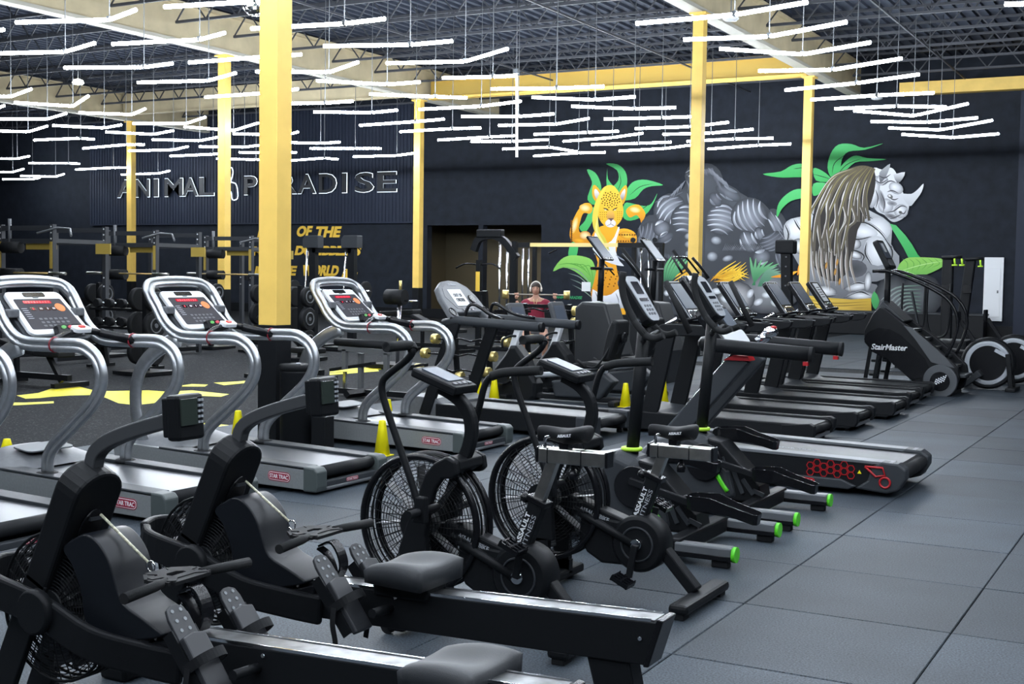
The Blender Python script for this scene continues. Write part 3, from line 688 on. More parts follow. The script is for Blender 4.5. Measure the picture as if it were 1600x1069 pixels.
    for s in (-1, 1): MB().tube([hc + V(.03, s * .08, 0), hc + V(.045, s * .14, 0), hc + V(.06, s * .29, -.005)], [.014, .017, .018], 12).build('grip', GRIP, ho)
    # handle rest loop
    MB().tube(spline([Q(503, 852), Q(520, 846), Q(532, 862), Q(537, 885), Q(530, 903)], 4), 1, 4, rect=(.05, .008)).build('handle_rest', BLKG, t)
    MB().tube(spline([Q(500, 856, -.02), Q(512, 866, -.02), Q(520, 885, -.02), Q(524, 903, -.02)], 4), 1, 4, rect=(.04, .008)).build('handle_rest', BLKG, t)
    # foot plates
    for s, (u0, u1) in ((-1, ((496, 868), (560, 985))), (1, ((552, 850), (606, 945)))):
        y = s * .17; a = Q(*u0, y); b = Q(*u1, y); d = (a - b).normalized(); nn = V(d.z, 0, -d.x); Ln = (a - b).length; rot = Matrix((d, V(0, 1, 0), -nn if 0 else V(-d.z, 0, d.x))).transposed()
        fp = MB()
        pp = [(.0, -.045), (Ln * .86, -.045), (Ln * .96, -.036), (Ln, -.012), (Ln, .012), (Ln * .96, .036), (Ln * .86, .045), (0, .045)]
        vs = [b + d * l + V(0, w_, 0) + nn * o for o in (-.006, .006) for l, w_ in pp]; n = 8
        fp.add(vs, [tuple(range(n - 1, -1, -1)), tuple(range(n, 2 * n))] + [(i, (i + 1) % n, n + (i + 1) % n, n + i) for i in range(n)])
        po = fp.build('foot_plate', mat('foot_plate_grey', (.022, .024, .028), .5), t, bevel=.003)
        hm = mat('pale_hole', (.20, .22, .23), .5) if s < 0 else mat('pale_hole', (.20, .22, .23), .5)
        for i in range(4):
            for j in (-1, 1): MB().disc(b + d * (Ln * (.93 - .105 * i)) + V(0, j * .018, 0) + nn * .0065, .0065, .004, nn, 8).build('hole', hm, po)
        hcup = b + d * Ln * .28
        MB().prism([(0, 0), (.001, 0), (.001, 0), (0, 0)], 0, .001) if 0 else None
        mb = MB()
        vs = [hcup + d * l + V(0, w_, 0) + nn * o for o in (.006, .030) for l, w_ in ((-.10, -.05), (.11, -.05), (.12, 0), (.11, .05), (-.10, .05))]
        mb.add(vs, [(4, 3, 2, 1, 0), (5, 6, 7, 8, 9)] + [(i, (i + 1) % 5, 5 + (i + 1) % 5, 5 + i) for i in range(5)])
        mb.build('heel_cup', mat('foot_plate_grey', (.045, .048, .052), .5), po, bevel=.006)
        for k in range(5): MB().obox(b + d * (Ln * (.03 + .055 * k)) - nn * .008 + V(0, -.0, 0), (.012, .06, .006), rot).build('vent_slot', BLKG, po)
        for e in (-1, 1): MB().tube([b + V(0, e * .05, 0) - nn * .012, b + d * Ln * .75 + V(0, e * .05, 0) - nn * .02], 1, 4, rect=(.006, .045)).build('side_bracket', BLK, po)
        q = hcup + d * .02
        MB().tube(spline([q + V(0, -.06, 0) - nn * .02, q + V(0, -.058, 0) + nn * .05, q + V(0, -.02, 0) + nn * .085, q + V(0, .03, 0) + nn * .08, q + V(0, .058, 0) + nn * .04, q + V(0, .06, 0) - nn * .02], 4), 1, 4, rect=(.032, .005), ref=tuple(d)).build('strap', RUB, po)
        MB().tube(spline([q + V(0, -.062, 0), q + V(.0, -.07, -.06), q + V(.012, -.068, -.13), q + V(.004, -.07, -.20)], 4), 1, 4, rect=(.022, .003), ref=(1, 0, 0)).build('strap_tail', RUB, po)
        c_ = Q(*u1, y)
        MB().tube([(b.x + .06, y, b.z + .07), (b.x + .06, 0, b.z + .06)], .018, 8).build('foot_plate_axle', BLK, t)
    # bolts
    for x, y in ((466, 915), (466, 934), (490, 938), (618, 934), (1000, 998)):
        p = Q(x, y, -.058); MB().disc((p.x, -.058, p.z), .007, .008, (0, 1, 0), 8).build('bolt', CHR, t)
    return t
RW = rower('black rowing machine just in front of the air bikes, its whole rail in view')
RW1_ = dup(RW, (-2.455, 3.10, 0), 'nearest black rowing machine, its rail running out of the bottom of the photo')
for c_ in children(RW1_):
    if c_.name.split('.')[0] == 'seat': c_.location = (.64, 0, -.045)
# ================================================================== air bikes
YB = 5.0
def air_bike(label):
    bx = -2.9; t = thing('air_bike', label, 'exercise bike', (bx, YB, 0), 'black air bikes')
    def Q(x, y, dy=0): p = PY(x, y, YB + dy); return V(p.x - bx, dy, p.z)
    def pf(l, dy=0): return [(Q(x, y, dy).x, Q(x, y, dy).z) for x, y in l]
    fc = Q(665, 815, 0); R = .315
    wire_cage(t, fc, R, 0, .03, n_r=16, n_sp=32, band=.06, w=.0018, inner=.24)
    fan(t, fc, R * .93, .06, 8)
    MB().torus(fc + V(0, -.06, 0), R * 1.0, .016, (0, 1, 0), 48, 6).torus(fc + V(0, .06, 0), R * 1.0, .016, (0, 1, 0), 48, 6).build('rim_band', BLKG, t)
    # yoke over the fan
    yk = pf([(655, 888), (648, 850), (660, 812), (675, 775), (689, 735), (703, 718), (722, 708), (736, 716), (739, 735), (732, 742), (716, 742), (704, 760), (696, 790), (690, 830), (694, 885)])
    for s in (-1, 1): MB().prism(yk, s * .125 - .02, s * .125 + .02).build('fork_leg', BLK, t, bevel=.010)
    tp = pf([(692, 735), (703, 718), (722, 708), (736, 716), (738, 730), (716, 742), (702, 745)])
    MB().prism(tp, -.105, .105).build('fork_crown', BLK, t, bevel=.008)
    # front foot and support
    ft = Q(672, 900); MB().tube([V(ft.x, -.125, .12), V(ft.x, -.125, .045)], 1, 4, rect=(.04, .10)).build('front_support', BLK, t)
    MB().tube([V(ft.x, .125, .12), V(ft.x, .125, .045)], 1, 4, rect=(.04, .10)).build('front_support', BLK, t)
    for s in (-1, 1): MB().tube([V(Q(672, 880).x, s * .125, Q(672, 880).z), V(ft.x, s * .125, .04)], 1, 4, rect=(.04, .09)).build('fork_extension', BLK, t)
    MB().box(ft.x - .05, ft.x + .05, -.30, .30, .02, .07).build('front_foot', BLK, t, bevel=.015)
    for y in (-.27, .27): MB().disc((ft.x - .05, y, .035), .035, .03, (0, 1, 0), 14).build('wheel', RUB, t)
    # console mast
    MB().tube(spline([Q(722, 722), Q(732, 700), Q(737, 672), Q(732, 645), Q(718, 625), Q(700, 612), Q(688, 606)], 3), 1, 4, rect=(.05, .055)).build('console_mast', BLK, t, bevel=.008)
    a, b = Q(660, 575, 0), Q(728, 606, 0); d = (b - a).normalized(); c = (a + b) / 2 + V(0, 0, -.012); rot = Matrix((d, V(0, 1, 0), V(-d.z, 0, d.x))).transposed()
    co = MB().obox(c, ((b - a).length, .20, .045), rot).build('console', BLK, t, bevel=.012)
    nn = V(-d.z, 0, d.x)
    MB().obox(c + nn * .024 - d * .015, ((b - a).length * .62, .13, .006), rot).build('screen', SCB, co)
    for k in range(4): MB().obox(c + nn * .024 + d * ((b - a).length * .38) + V(0, -.06 + .04 * k, 0), (.02, .025, .008), rot).build('button', GRM, co)
    # moving handles with foot pegs, near and far
    H = {-1: [(606, 540), (640, 540), (645, 548), (636, 562), (606, 586), (597, 600), (600, 625), (618, 680), (640, 745), (657, 800)],
         1: [(846, 579), (790, 582), (768, 588), (757, 604), (748, 640), (736, 690), (724, 745), (712, 790)]}
    for s in (-1, 1):
        y = s * .27
        if s < 0: pts = [Q(x, yy, y) for x, yy in H[-1]]; pts[0] = pts[1] + V(-.01, -.17, .0)
        else:
            n = [Q(x, yy, -y) for x, yy in H[-1]]; pts = [V(p.x + (.09 if i > 4 else .16), y, p.z) for i, p in enumerate(n)]
            pts = [Q(x, yy, y) for x, yy in H[1]]
        MB().tube(spline(pts, 3), .0165, 10).build('handle_lever', BLK, t)
        g = pts[0:3] if s < 0 else pts[0:3]
        MB().tube(spline(g, 4), .023, 12).build('handle_grip', GRIP, t)
        e = pts[-1]; MB().tube([e + V(0, -s * .14, 0), e + V(0, s * .10, 0)], .019, 12).build('foot_peg', BLK, t)
        MB().prism([(e.x - .035, e.z - .05), (e.x + .035, e.z - .05), (e.x + .03, e.z + .07), (e.x - .02, e.z + .07)], y - .02, y + .02).build('lever_boss', BLK, t, bevel=.008)
    # main beam to the crank drum
    dr = Q(822, 897, 0); R2 = .145
    b1 = Q(700, 822, 0)
    MB().tube([b1, dr + V(-.05, 0, .06)], 1, 4, rect=(.10, .085)).build('main_beam', BLK, t, bevel=.012)
    MB().tube([Q(706, 838, -.05), dr + V(-.02, -.075, .0)], .022, 10).tube([V(Q(706, 838).x, .05, Q(706, 838).z), dr + V(-.02, .075, .0)], .022, 10).build('lower_bar', BLK, t)
    xd = (dr + V(-.05, 0, .06) - b1).normalized(); up = V(-xd.z, 0, xd.x)
    text('lettering', 'ASSAULTBIKE', b1 + xd * .09 + up * -.006 + V(0, -.052, 0), xd, up, .022, LGR, t, width=.17, bold=.02)
    text('lettering', 'PRO', b1 + xd * .145 + up * -.032 + V(0, -.052, 0), xd, up, .016, GRM, t, width=.05)
    MB().prism(pf([(726, 842), (790, 856), (820, 872), (860, 890), (850, 925), (812, 936), (760, 930), (735, 910), (722, 880)]), -.055, .055).build('chain_cover', BLK, t, bevel=.015)
    dm = MB().disc(dr, R2, .15, (0, 1, 0), 36, .02).build('crank_drum', BLK, t)
    MB().torus(dr + V(0, -.076, 0), .085, .006, (0, 1, 0), 30, 5).build('drum_ring', GRY, dm)
    MB().disc(dr + V(0, -.08, 0), .028, .03, (0, 1, 0), 16).build('axle_nut', CHR, dm)
    # rear leg and foot
    ra = dr + V(.11, 0, -.02); rb_ = V(Q(925, 1000).x - .04, 0, .075)
    MB().tube([ra, rb_], 1, 4, rect=(.075, .06)).build('rear_leg', BLK, t, bevel=.01)
    MB().box(rb_.x - .03, rb_.x + .07, -.31, .31, .025, .075).build('rear_foot', BLK, t, bevel=.018)
    for y in (-.26, .26): MB().box(rb_.x - .01, rb_.x + .05, y - .04, y + .04, 0, .03).build('foot_pad', RUB, t, bevel=.005)
    # cranks and pedals
    for s, an in ((-1, CRANK), (1, CRANK + pi)):
        e = dr + V(.165 * cos(an), s * .115, .165 * sin(an))
        MB().tube([dr + V(0, s * .10, 0), e], 1, 4, rect=(.02, .034)).build('crank_arm', BLK, t, bevel=.005)
        pd = MB(); pc = e + V(0, s * .075, 0)
        rr = Matrix.Rotation(radians(25), 3, 'Y')
        for u, v_ in ((-.045, 0), (.045, 0), (0, 0)): pd.obox(pc + rr @ V(u, 0, 0), (.010, .10, .024), rr)
        for v_ in (-.045, -.015, .015, .045): pd.obox(pc + rr @ V(0, v_, 0), (.10, .008, .022), rr)
        for u in (-.045, -.015, .015, .045): pd.obox(pc + rr @ V(u, .045, .014), (.006, .006, .010), rr).obox(pc + rr @ V(u, -.045, .014), (.006, .006, .010), rr)
        pd.build('pedal', BLKG, t)
    # seat post
    p0, p1 = dr + V(.0, 0, .12), Q(843, 782, 0)
    p0 = Q(812, 868, 0); post = MB().tube([p0, p1], 1, 4, rect=(.062, .075)).build('post_sleeve', BLK, t, bevel=.006)
    ax = (p1 - p0).normalized(); sd = V(ax.z, 0, -ax.x)
    MB().tube([p1 - ax * .015, p1 + ax * .012], 1, 4, rect=(.075, .10)).build('sleeve_collar', BLKG, t, bevel=.004)
    o = text('lettering', 'ASSAULT', p0 + ax * .05 - sd * .004 + V(0, -.032, 0), ax, -sd, .024, WHT, post, width=.165, bold=.03)
    text('lettering', 'FITNESS', p0 + ax * .05 + sd * .026 + V(0, -.032, 0), ax, -sd, .022, LGR, post, width=.165)
    sp0 = t
    p2 = p1 + ax * SEATUP
    MB().tube([p1, p2], 1, 4, rect=(.042, .052)).build('seat_post', mat('brushed_steel', (.58, .57, .54), .28, 1.0, noise=.15, nscale=20), t, bevel=.004)
    kn = p1 - ax * .02 - sd * .07; MB().tube([kn + sd * .03, kn], .009, 8).lathe([(.012, -.02), (.022, -.01), (.024, .012), (.016, .02)], kn, tuple(sd), 10).build('post_knob', BLKG, t)
    x0, x1 = p2.x - .065, p2.x + .262; z = p2.z + .022
    ms = mat('brushed_steel', (.58, .57, .54), .28, 1.0)
    sl = MB().box(x0, x1, -.033, .033, z - .032, z + .034).build('seat_slider', ms, t, bevel=.006)
    MB().box(x1, x1 + .012, -.035, .035, z - .034, z + .036).build('slider_cap', BLKG, sl, bevel=.004)
    MB().box(x0 - .012, x0, -.035, .035, z - .034, z + .036).build('slider_cap', BLKG, sl, bevel=.004)
    MB().box(x0 + .045, x0 + .049, -.0345, .0345, z - .0335, z + .0355).box(x0 + .21, x0 + .214, -.0345, .0345, z - .0335, z + .0355).build('slider_seam', BLKG, sl)
    MB().tube(spline([(x0 + .03, -.02, z + .03), (x0 + .03, -.02, z + .075), (x0 + .06, -.02, z + .088), (x0 + .11, -.02, z + .085)], 4), .008, 8).build('slider_handle', CHR, sl)
    MB().tube([(x0 + .16, 0, z - .03), (x0 + .16, 0, z - .055)], .010, 8).lathe([(.02, 0), (.024, .02), (.014, .045), (0, .045)], (x0 + .16, 0, z - .10), (0, 0, 1), 10).build('slider_knob', BLKG, sl)
    # saddle
    sc = V(x0 + .115, 0, z + .088); mb = MB(); n = 16; rows = []
    prof = [(-.135, .010, .038), (-.122, .022, .048), (-.07, .028, .046), (-.02, .040, .042), (.03, .080, .048), (.07, .100, .060), (.10, .095, .066), (.122, .05, .058)]
    for x, wy, zt_ in prof:
        for k in range(n):
            a_ = 2 * pi * k / n; yy = wy * cos(a_); zz = (.026 if sin(a_) > 0 else .034 + .26 * max(0, min(x + .06, .09))) * sin(a_)
            rows.append((sc.x + x, sc.y + yy, sc.z + zt_ - .03 + zz - (.010 * (1 - abs(cos(a_))) if (sin(a_) > 0 and x > 0) else 0)))
    vs = rows; fs = [(i * n + k, i * n + (k + 1) % n, (i + 1) * n + (k + 1) % n, (i + 1) * n + k) for i in range(len(prof) - 1) for k in range(n)] + [tuple(range(n)), tuple(range((len(prof) - 1) * n, len(prof) * n))]
    mb.add(vs, fs, True); sd_ = mb.build('saddle', RUB, t, sub=1)
    text('lettering', 'ASSAULT', (sc.x + .015, -.094, sc.z + .006), (1, -.15, .12), (0, .0, 1), .013, WHT, sd_, width=.072, bold=.03, lift=.006)
    MB().tube([sc + V(-.06, -.02, -.0), sc + V(.08, -.02, -.01)], .004, 6).tube([sc + V(-.06, .02, -.0), sc + V(.08, .02, -.01)], .004, 6).box(sc.x - .015, sc.x + .03, -.025, .025, z + .03, sc.z + .005).build('saddle_clamp', BLKG, sd_)
    return t
CRANK = radians(78); SEATUP = .20
air_bike('front black air bike, nearest to the rowers, with its saddle set high')
CRANK = radians(-98); SEATUP = .12
YB_old = YB
t = air_bike('farther black air bike with lower saddle and its rear foot bar in full view'); t.location = (-2.72, 5.92, 0)
# ================================================================== black treadmills (row in front of the mural)
def cone_(px, py, lb, h=.30):
    p = PZ(px, py); t = thing('training_cone', lb, 'cone', (p.x, p.y, 0), 'yellow training cones')
    MB().lathe([(.001, h), (.028, h - .004), (.030, h - .01), (.072, .010)], (0, 0, 0), (0, 0, 1), 20).build('cone_body', YLB, t)
    MB().box(-.078, .078, -.078, .078, 0, .010).build('base', YLB, t, bevel=.004)
for a in ((11, 716, 'yellow cone at the left edge behind the nearest silver treadmill', .17), (372, 690, 'yellow cone behind the second silver treadmill, left of the front column', .30), (597, 712, 'yellow cone standing in front of the silver treadmill behind the front air bike', .32), (606, 668, 'yellow cone just behind that treadmill, partly hidden by its deck', .30),
          (747, 626, 'yellow cone by the out of order treadmill, in front of the first recumbent bike'), (772, 627, 'yellow cone touching the first recumbent bike, to the right of another one'), (977, 636, 'yellow cone between the recumbent bikes and the black treadmills, left of the pair'), (1036, 630, 'yellow cone between the recumbent bikes and the black treadmills, right of the pair')): cone_(*a)
def black_treadmill(loc, label, screen='tablet'):
    t = thing('treadmill', label, 'treadmill', loc, 'black treadmills facing the mural')
    W = .86
    for y0, y1 in ((0, .10), (W - .10, W)): MB().prism([(-1.95, .04), (-.06, .03), (0, .07), (0, .19), (-.05, .205), (-1.95, .225)], y0, y1).build('side_rail', BLK, t, bevel=.012)
    MB().box(-1.85, -.05, .10, W - .10, .05, .12).build('frame', BLKG, t)
    MB().prism([(-1.75, .205), (-.04, .18), (-.015, .155), (-.04, .12), (-1.75, .16)], .105, W - .105).build('belt', BELT, t)
    MB().tube([(-.03, .10, .13), (-.03, W - .10, .13)], .04, 14).build('rear_roller', RUB, t)
    MB().box(-.045, -.005, .12, W - .12, .045, .075).build('rear_bar', GRM, t)
    for y0, y1 in ((-.004, .095), (W - .095, W + .004)): MB().prism([(-.30, .19), (-.02, .215), (.03, .19), (.03, .10), (.0, .05), (-.30, .06)], y0, y1).build('end_cap', BLK, t, bevel=.01)
    MB().prism([(-2.08, .05), (-2.02, .03), (-1.55, .04), (-1.50, .20), (-1.62, .235), (-1.95, .26), (-2.06, .22)], .02, W - .02, inset=.012).build('motor_hood', GRY, t, bevel=.012)
    for x, y in ((-2.0, .08), (-2.0, W - .08), (-.1, .08), (-.1, W - .08)): MB().disc((x, y, .02), .03, .04, (0, 0, 1), 10).build('foot', RUB, t)
    for y in (.035, W - .035):
        MB().prism([(-1.80, .10), (-1.66, .10), (-1.60, .26), (-1.44, 1.02), (-1.62, 1.02), (-1.78, .26)], y - .03, y + .03).build('upright', BLK, t, bevel=.010)
        MB().prism([(-1.66, 1.00), (-1.40, 1.02), (-1.05, 1.03), (-.96, 1.06), (-.93, 1.13), (-1.40, 1.145), (-1.58, 1.14), (-1.66, 1.08)], y - .035, y + .035).build('hand_rail', BLK, t, bevel=.012)
        MB().box(-1.05, -.97, y - .03, y + .03, 1.135, 1.145).build('rail_inlay', GRY, t)
    MB().box(-1.64, -1.52, .05, W - .05, 1.04, 1.11).build('cross_bar', BLK, t, bevel=.015)
    xd = V(0, 1, 0); up = V(-.30, 0, .42).normalized(); nn = xd.cross(up); c = V(-1.47, W / 2, 1.375)
    cs = plate(rect_pts(0, 0, .46, .50, .04), c, xd, up, -.055, 0).build('console', BLKG, t, bevel=.008)
    plate(rect_pts(0, .0, .45, .49, .035), c, xd, up, 0, .004).build('bezel', LGR, cs); plate(rect_pts(0, .0, .43, .47, .03), c, xd, up, .004, .006).build('bezel_face', BLKG, cs)
    plate(rect_pts(0, .055, .38, .31, .012), c, xd, up, .006, .009).build('screen', SCB if screen != 'paper' else SCR, cs)
    if screen == 'paper':
        plate(rect_pts(0, .06, .24, .30, .002, 2), c, xd, up, .009, .011).build('white_sheet', WHT, cs)
        for k in range(5): plate(rect_pts(0, .14 - .04 * k, .16, .014, .001, 2), c, xd, up, .011, .012).build('print_line', GRY, cs)
    plate(rect_pts(0, -.175, .36, .10, .03), c, xd, up, 0, .012).build('key_panel', CHR, cs, bevel=.004)
    for k in range(4): plate(rect_pts(-.12 + .08 * k, -.175, .05, .05, .008), c, xd, up, .012, .016).build('key', BLKG, cs)
    for y in (.14, W - .14):
        MB().tube([(-1.62, y, 1.10), (-1.46, y, 1.20)], .02, 8).build('console_bracket', CHR, t)
        MB().tube([(-1.56, y, 1.14), (-1.16, y + (.02 if y > .4 else -.02), 1.10)], 1, 4, rect=(.02, .05)).build('inner_rail', BLKG, t)
    MB().tube(spline([(-1.46, .16, 1.17), (-1.30, .26, 1.20), (-1.28, W / 2, 1.21), (-1.30, W - .26, 1.20), (-1.46, W - .16, 1.17)], 3), .017, 8).build('grip_bar', BLKG, t)
    return t
BT = black_treadmill((-3.33, 12.16, 0), 'black treadmill with flat rails, nearest of the row before the mural, upright fully in view')
for i in range(1, 5):
    if i == 4: BT = black_treadmill((-3.30, 17.40, 0), 'farthest black treadmill of the row, with a white notice on its screen', 'paper'); break
    dup(BT, ((-3.24, -3.14, -3.24, -3.26)[i - 1], 12.16 + 1.37 * i, 0), f'black flat railed treadmill, {ord_[i]} of the row going away from the viewer')
# ---- the treadmill with red accents
t = TH = thing('treadmill', 'low black treadmill with red honeycomb grille, its deck reaching out onto the tiles', 'treadmill', (-1.93, 9.62, 0))
W = 1.0
for y0, y1 in ((0, .14), (W - .14, W)):
    MB().prism([(-1.9, .05), (-.30, .05), (-.26, .10), (-.22, .25), (-1.9, .28)], y0, y1).build('side_body', BLK, t, bevel=.008)
    MB().prism([(-1.95, .275), (-.25, .245), (-.08, .24), (-.08, .265), (-.25, .268), (-1.95, .300)], y0 - .006, y1 + .006).build('foot_rail', mat('ribbed_grey_rail', (.11, .12, .13), .45, bump=.8, nscale=120), t, bevel=.004)
    MB().prism([(-.36, .05), (-.12, .03), (-.03, .06), (.02, .15), (.02, .22), (-.04, .262), (-.16, .268), (-.24, .22), (-.26, .12)], y0 - .012, y1 - .02 if y0 == 0 else y1 + .012).build('end_bumper', GRY, t, bevel=.015)
MB().prism([(-1.4, .05), (-.40, .04), (-.34, .07), (-.46, .115), (-1.35, .12)], -.03, .0).build('side_skid', GRY, t, bevel=.01)
MB().box(-1.85, -.1, .14, W - .14, .06, .14).build('frame', BLKG, t)
MB().prism([(-1.85, .272), (-.06, .238), (-.01, .20), (-.04, .14), (-1.85, .20)], .145, W - .145).build('belt', BELT, t)
MB().tube([(-.04, .12, .17), (-.04, W - .12, .17)], .055, 16).build('rear_roller', RUB, t)
hx = MB()
for i in range(7):
    for j in range(2):
        cx, cz = -.70 + .052 * i, .145 + .052 * j + (.026 if i % 2 else 0)
        for k in range(6):
            a0, a1 = pi / 3 * k, pi / 3 * (k + 1); hx.tube([(cx + .028 * cos(a0), -.004, cz + .028 * sin(a0)), (cx + .028 * cos(a1), -.004, cz + .028 * sin(a1))], .004, 4)
hx.build('honeycomb_grille', RED, t)
MB().torus((-.13, -.018, .115), .038, .009, (0, 1, 0), 24, 6).build('red_ring', RED, t)
MB().tube([(-.28, -.018, .225), (-.15, -.018, .225), (-.13, -.018, .17), (-.20, -.018, .155), (-.28, -.018, .225)], .009, 6).build('red_wedge', RED, t)
MB().prism([(-.34, .165), (-.31, .165), (-.325, .192)], -.003, 0).build('warning_sticker', YLB, t)
q = plate(rect_pts(0, 0, .21, .042, .018), (-.76, -.032, .085), (1, 0, -.02), (0, 0, 1), 0, .004).build('red_badge', RED, t); q['label'] = 'red maker badge with white lettering'
text('lettering', 'STAR TRAC', (-.74, -.037, .085), (1, 0, -.02), (0, 0, 1), .018, WHT, q, width=.13, shear=.25, bold=.03, centre=True)
MB().sphere((-.845, -.037, .086), (.022, .003, .014), 12, 6).build('badge_globe', LGR, q)
text('lettering', 'STAR TRAC', (-1.0, .10, .292), (1, 0, -.018), (0, 1, 0), .03, LGR, t, width=.32, lift=.012)
for y, nm in ((.18, 0), (.60, 1)):
    a, b = V(-2.05, y, .05), V(-1.20, y, 1.0)
    b = V(-1.32, y, 1.0); a = V(-2.12, y, .06)
    MB().tube([a, b], 1, 4, rect=(.10, .15)).build('upright', GRY, t, bevel=.012)
    d = (b - a).normalized(); nn = V(-d.z, 0, d.x)
    MB().tube([a + nn * .078 + d * .1 + V(0, -.045, 0), b + nn * .078 + V(0, -.045, 0)], .006, 6).build('bright_edge', CHR, t)
MB().prism([(-1.46, .97), (-1.24, .97), (-1.26, 1.01), (-1.38, 1.01)], .11, .25).build('red_cap', RED, t)
for y in (.05, W - .05):
    MB().tube(spline([(-1.62, y, 1.09), (-1.45, y, 1.085), (-1.2, y, 1.07), (-.74, y, 1.048)], 2), 1, 12, rect=(.085, .115)).build('hand_rail', BLK, t)
    MB().tube([(-.745, y, 1.048), (-.715, y, 1.046)], 1, 12, rect=(.092, .12)).build('rail_end', RUB, t)
    MB().box(-.79, -.75, y - .02, y + .02, .96, .99).build('red_marker', RED, t)
MB().tube(spline([(-1.60, .05, 1.09), (-1.66, .2, 1.10), (-1.67, W / 2, 1.10), (-1.66, .8, 1.10), (-1.60, W - .05, 1.09)], 3), 1, 10, rect=(.10, .09), ref=(0, 0, 1)).build('cross_bar', BLK, t)
xd = V(0, 1, 0); up = V(-.42, 0, .55).normalized(); nn = xd.cross(up); c = V(-1.56, W / 2 - .05, 1.24)
cs = plate(rect_pts(0, 0, .58, .40, .06), c, xd, up, -.09, 0).build('console', BLKG, t, bevel=.012)
plate(rect_pts(0, -.13, .54, .13, .03), c, xd, up, 0, .012).build('key_panel', WHT, cs, bevel=.004)
for a in (-.135, .135): plate(rect_pts(a, .06, .24, .19, .01), c, xd, up, 0, .004).build('screen', SCB, cs)
c3 = c + up * .36
u2 = plate(rect_pts(0, 0, .50, .30, .04), c3, xd, up, -.05, 0).build('upper_screen', BLKG, t, bevel=.01)
plate(rect_pts(0, 0, .42, .22, .01), c3, xd, up, 0, .003).build('glass', SCR, u2)
plate(rect_pts(-.05, .0, .22, .28, .002, 2), c3, xd, up, .004, .006).build('white_sheet', WHT, u2)  # thin white rectangle over the dark upper screen
c4 = c3 + up * .17
MB().tube([c4 + xd * -.20, c4 + xd * -.16 + up * .17, c4 + xd * .16 + up * .17, c4 + xd * .20], .010, 6).build('tablet_holder', BLKG, t)
MB().tube([(-1.30, W / 2, 1.10), (-1.22, W / 2 + .02, 1.17)], .045, 12).build('control_stalk', CHR, t)
p_ = MB().sphere((-1.20, W / 2 + .02, 1.19), (.06, .085, .045), 16, 10).build('control_pod', CHR, t); MB().sphere((-1.18, W / 2 + .02, 1.225), (.028, .04, .018), 10, 6).build('stop_button', RED, p_)
# ---- out-of-order treadmill
t = thing('treadmill', 'dark grey treadmill with an out of order notice taped on its rounded console', 'treadmill', (-5.22, 11.25, 0))
W = .90
for y0, y1 in ((0, .13), (W - .13, W)):
    MB().prism([(-1.85, .05), (-.08, .04), (0, .08), (0, .19), (-.05, .23), (-1.85, .26)], y0, y1).build('side_rail', BLK, t, bevel=.012)
    MB().box(-.22, .01, y0 - .004, y1 + .004, .05, .235).build('end_cap', GRY, t, bevel=.02)
MB().prism([(-1.85, .235), (-.06, .205), (-.02, .17), (-.06, .12), (-1.85, .18)], .135, W - .135).build('belt', BELT, t)
MB().tube([(-.04, .12, .15), (-.04, W - .12, .15)], .045, 14).build('rear_roller', RUB, t)
MB().prism([(-2.25, .05), (-1.78, .05), (-1.78, .26), (-1.86, .31), (-2.20, .33), (-2.27, .28)], .02, W - .02, inset=.012).build('motor_hood', GRM, t, bevel=.015)
for x in (-2.15, -.1):
    for y in (.08, W - .08): MB().disc((x, y, .025), .03, .05, (0, 0, 1), 10).build('foot', RUB, t)
for y in (.03, W - .03):
    MB().tube([(-2.0, y, .12), (-1.62, y, 1.16)], 1, 4, rect=(.06, .13)).build('upright', BLK, t, bevel=.012)
    MB().tube([(-1.78, y, 1.10), (-1.62, y, 1.14), (-.62, y, 1.10)], 1, 12, rect=(.075, .095)).build('hand_rail', GRY, t)
    MB().tube([(-.64, y, 1.10), (-.60, y, 1.10)], 1, 12, rect=(.08, .10)).build('rail_end', BLK, t)
MB().tube(spline([(-1.62, .18, 1.14), (-1.58, .20, 1.28), (-1.50, .22, 1.30), (-1.30, .20, 1.20), (-1.10, .10, 1.16)], 3), .018, 8).build('grip_bar', BLKG, t)
MB().tube(spline([(-1.62, W - .18, 1.14), (-1.58, W - .20, 1.28), (-1.50, W - .22, 1.30), (-1.30, W - .20, 1.20), (-1.10, W - .10, 1.16)], 3), .018, 8).build('grip_bar', BLKG, t)
xd = V(0, 1, 0); up = V(-.30, 0, .36).normalized(); nn = xd.cross(up); c = V(-1.80, W / 2, 1.33)
out = [(-.40, -.22), (-.30, -.26), (-.25, -.15), (.25, -.15), (.30, -.26), (.40, -.22), (.37, .06), (.30, .20), (.16, .275), (0, .295), (-.16, .275), (-.30, .20), (-.37, .06)]
cs = plate(out, c, xd, up, -.07, 0).build('console', GRM, t, bevel=.015)
plate([(a * .80, b * .78 + .02) for a, b in out if b > -.2 and True], c, xd, up, 0, .004).build('console_face', mat('face_grey', (.12, .125, .135), .4), cs)
plate(rect_pts(-.04, .045, .27, .22, .004, 2), c, xd, up, .006, .010).build('white_sheet', WHT, cs)
text('lettering', 'OUT OF', c + xd * -.04 + up * .075 + nn * .011, xd, up, .045, GRY, cs, width=.17, bold=.02, centre=True)
text('lettering', 'ORDER', c + xd * -.04 + up * .012 + nn * .011, xd, up, .045, GRY, cs, width=.17, bold=.02, centre=True)
text('lettering', 'Life Fitness', c + up * .225 + nn * .004, xd, up, .028, LGR, cs, width=.16, centre=True)
text('lettering', 'MAX', c + xd * -.255 + up * .02 + nn * .004, (-.0, .35, .9), (0, -.9, .35), .03, LGR, cs, width=.12, centre=True) if 0 else None
MB().disc(c + xd * .20 + up * .02 + nn * .012, .055, .02, nn, 18, .004).build('fan_vent', BLKG, cs)
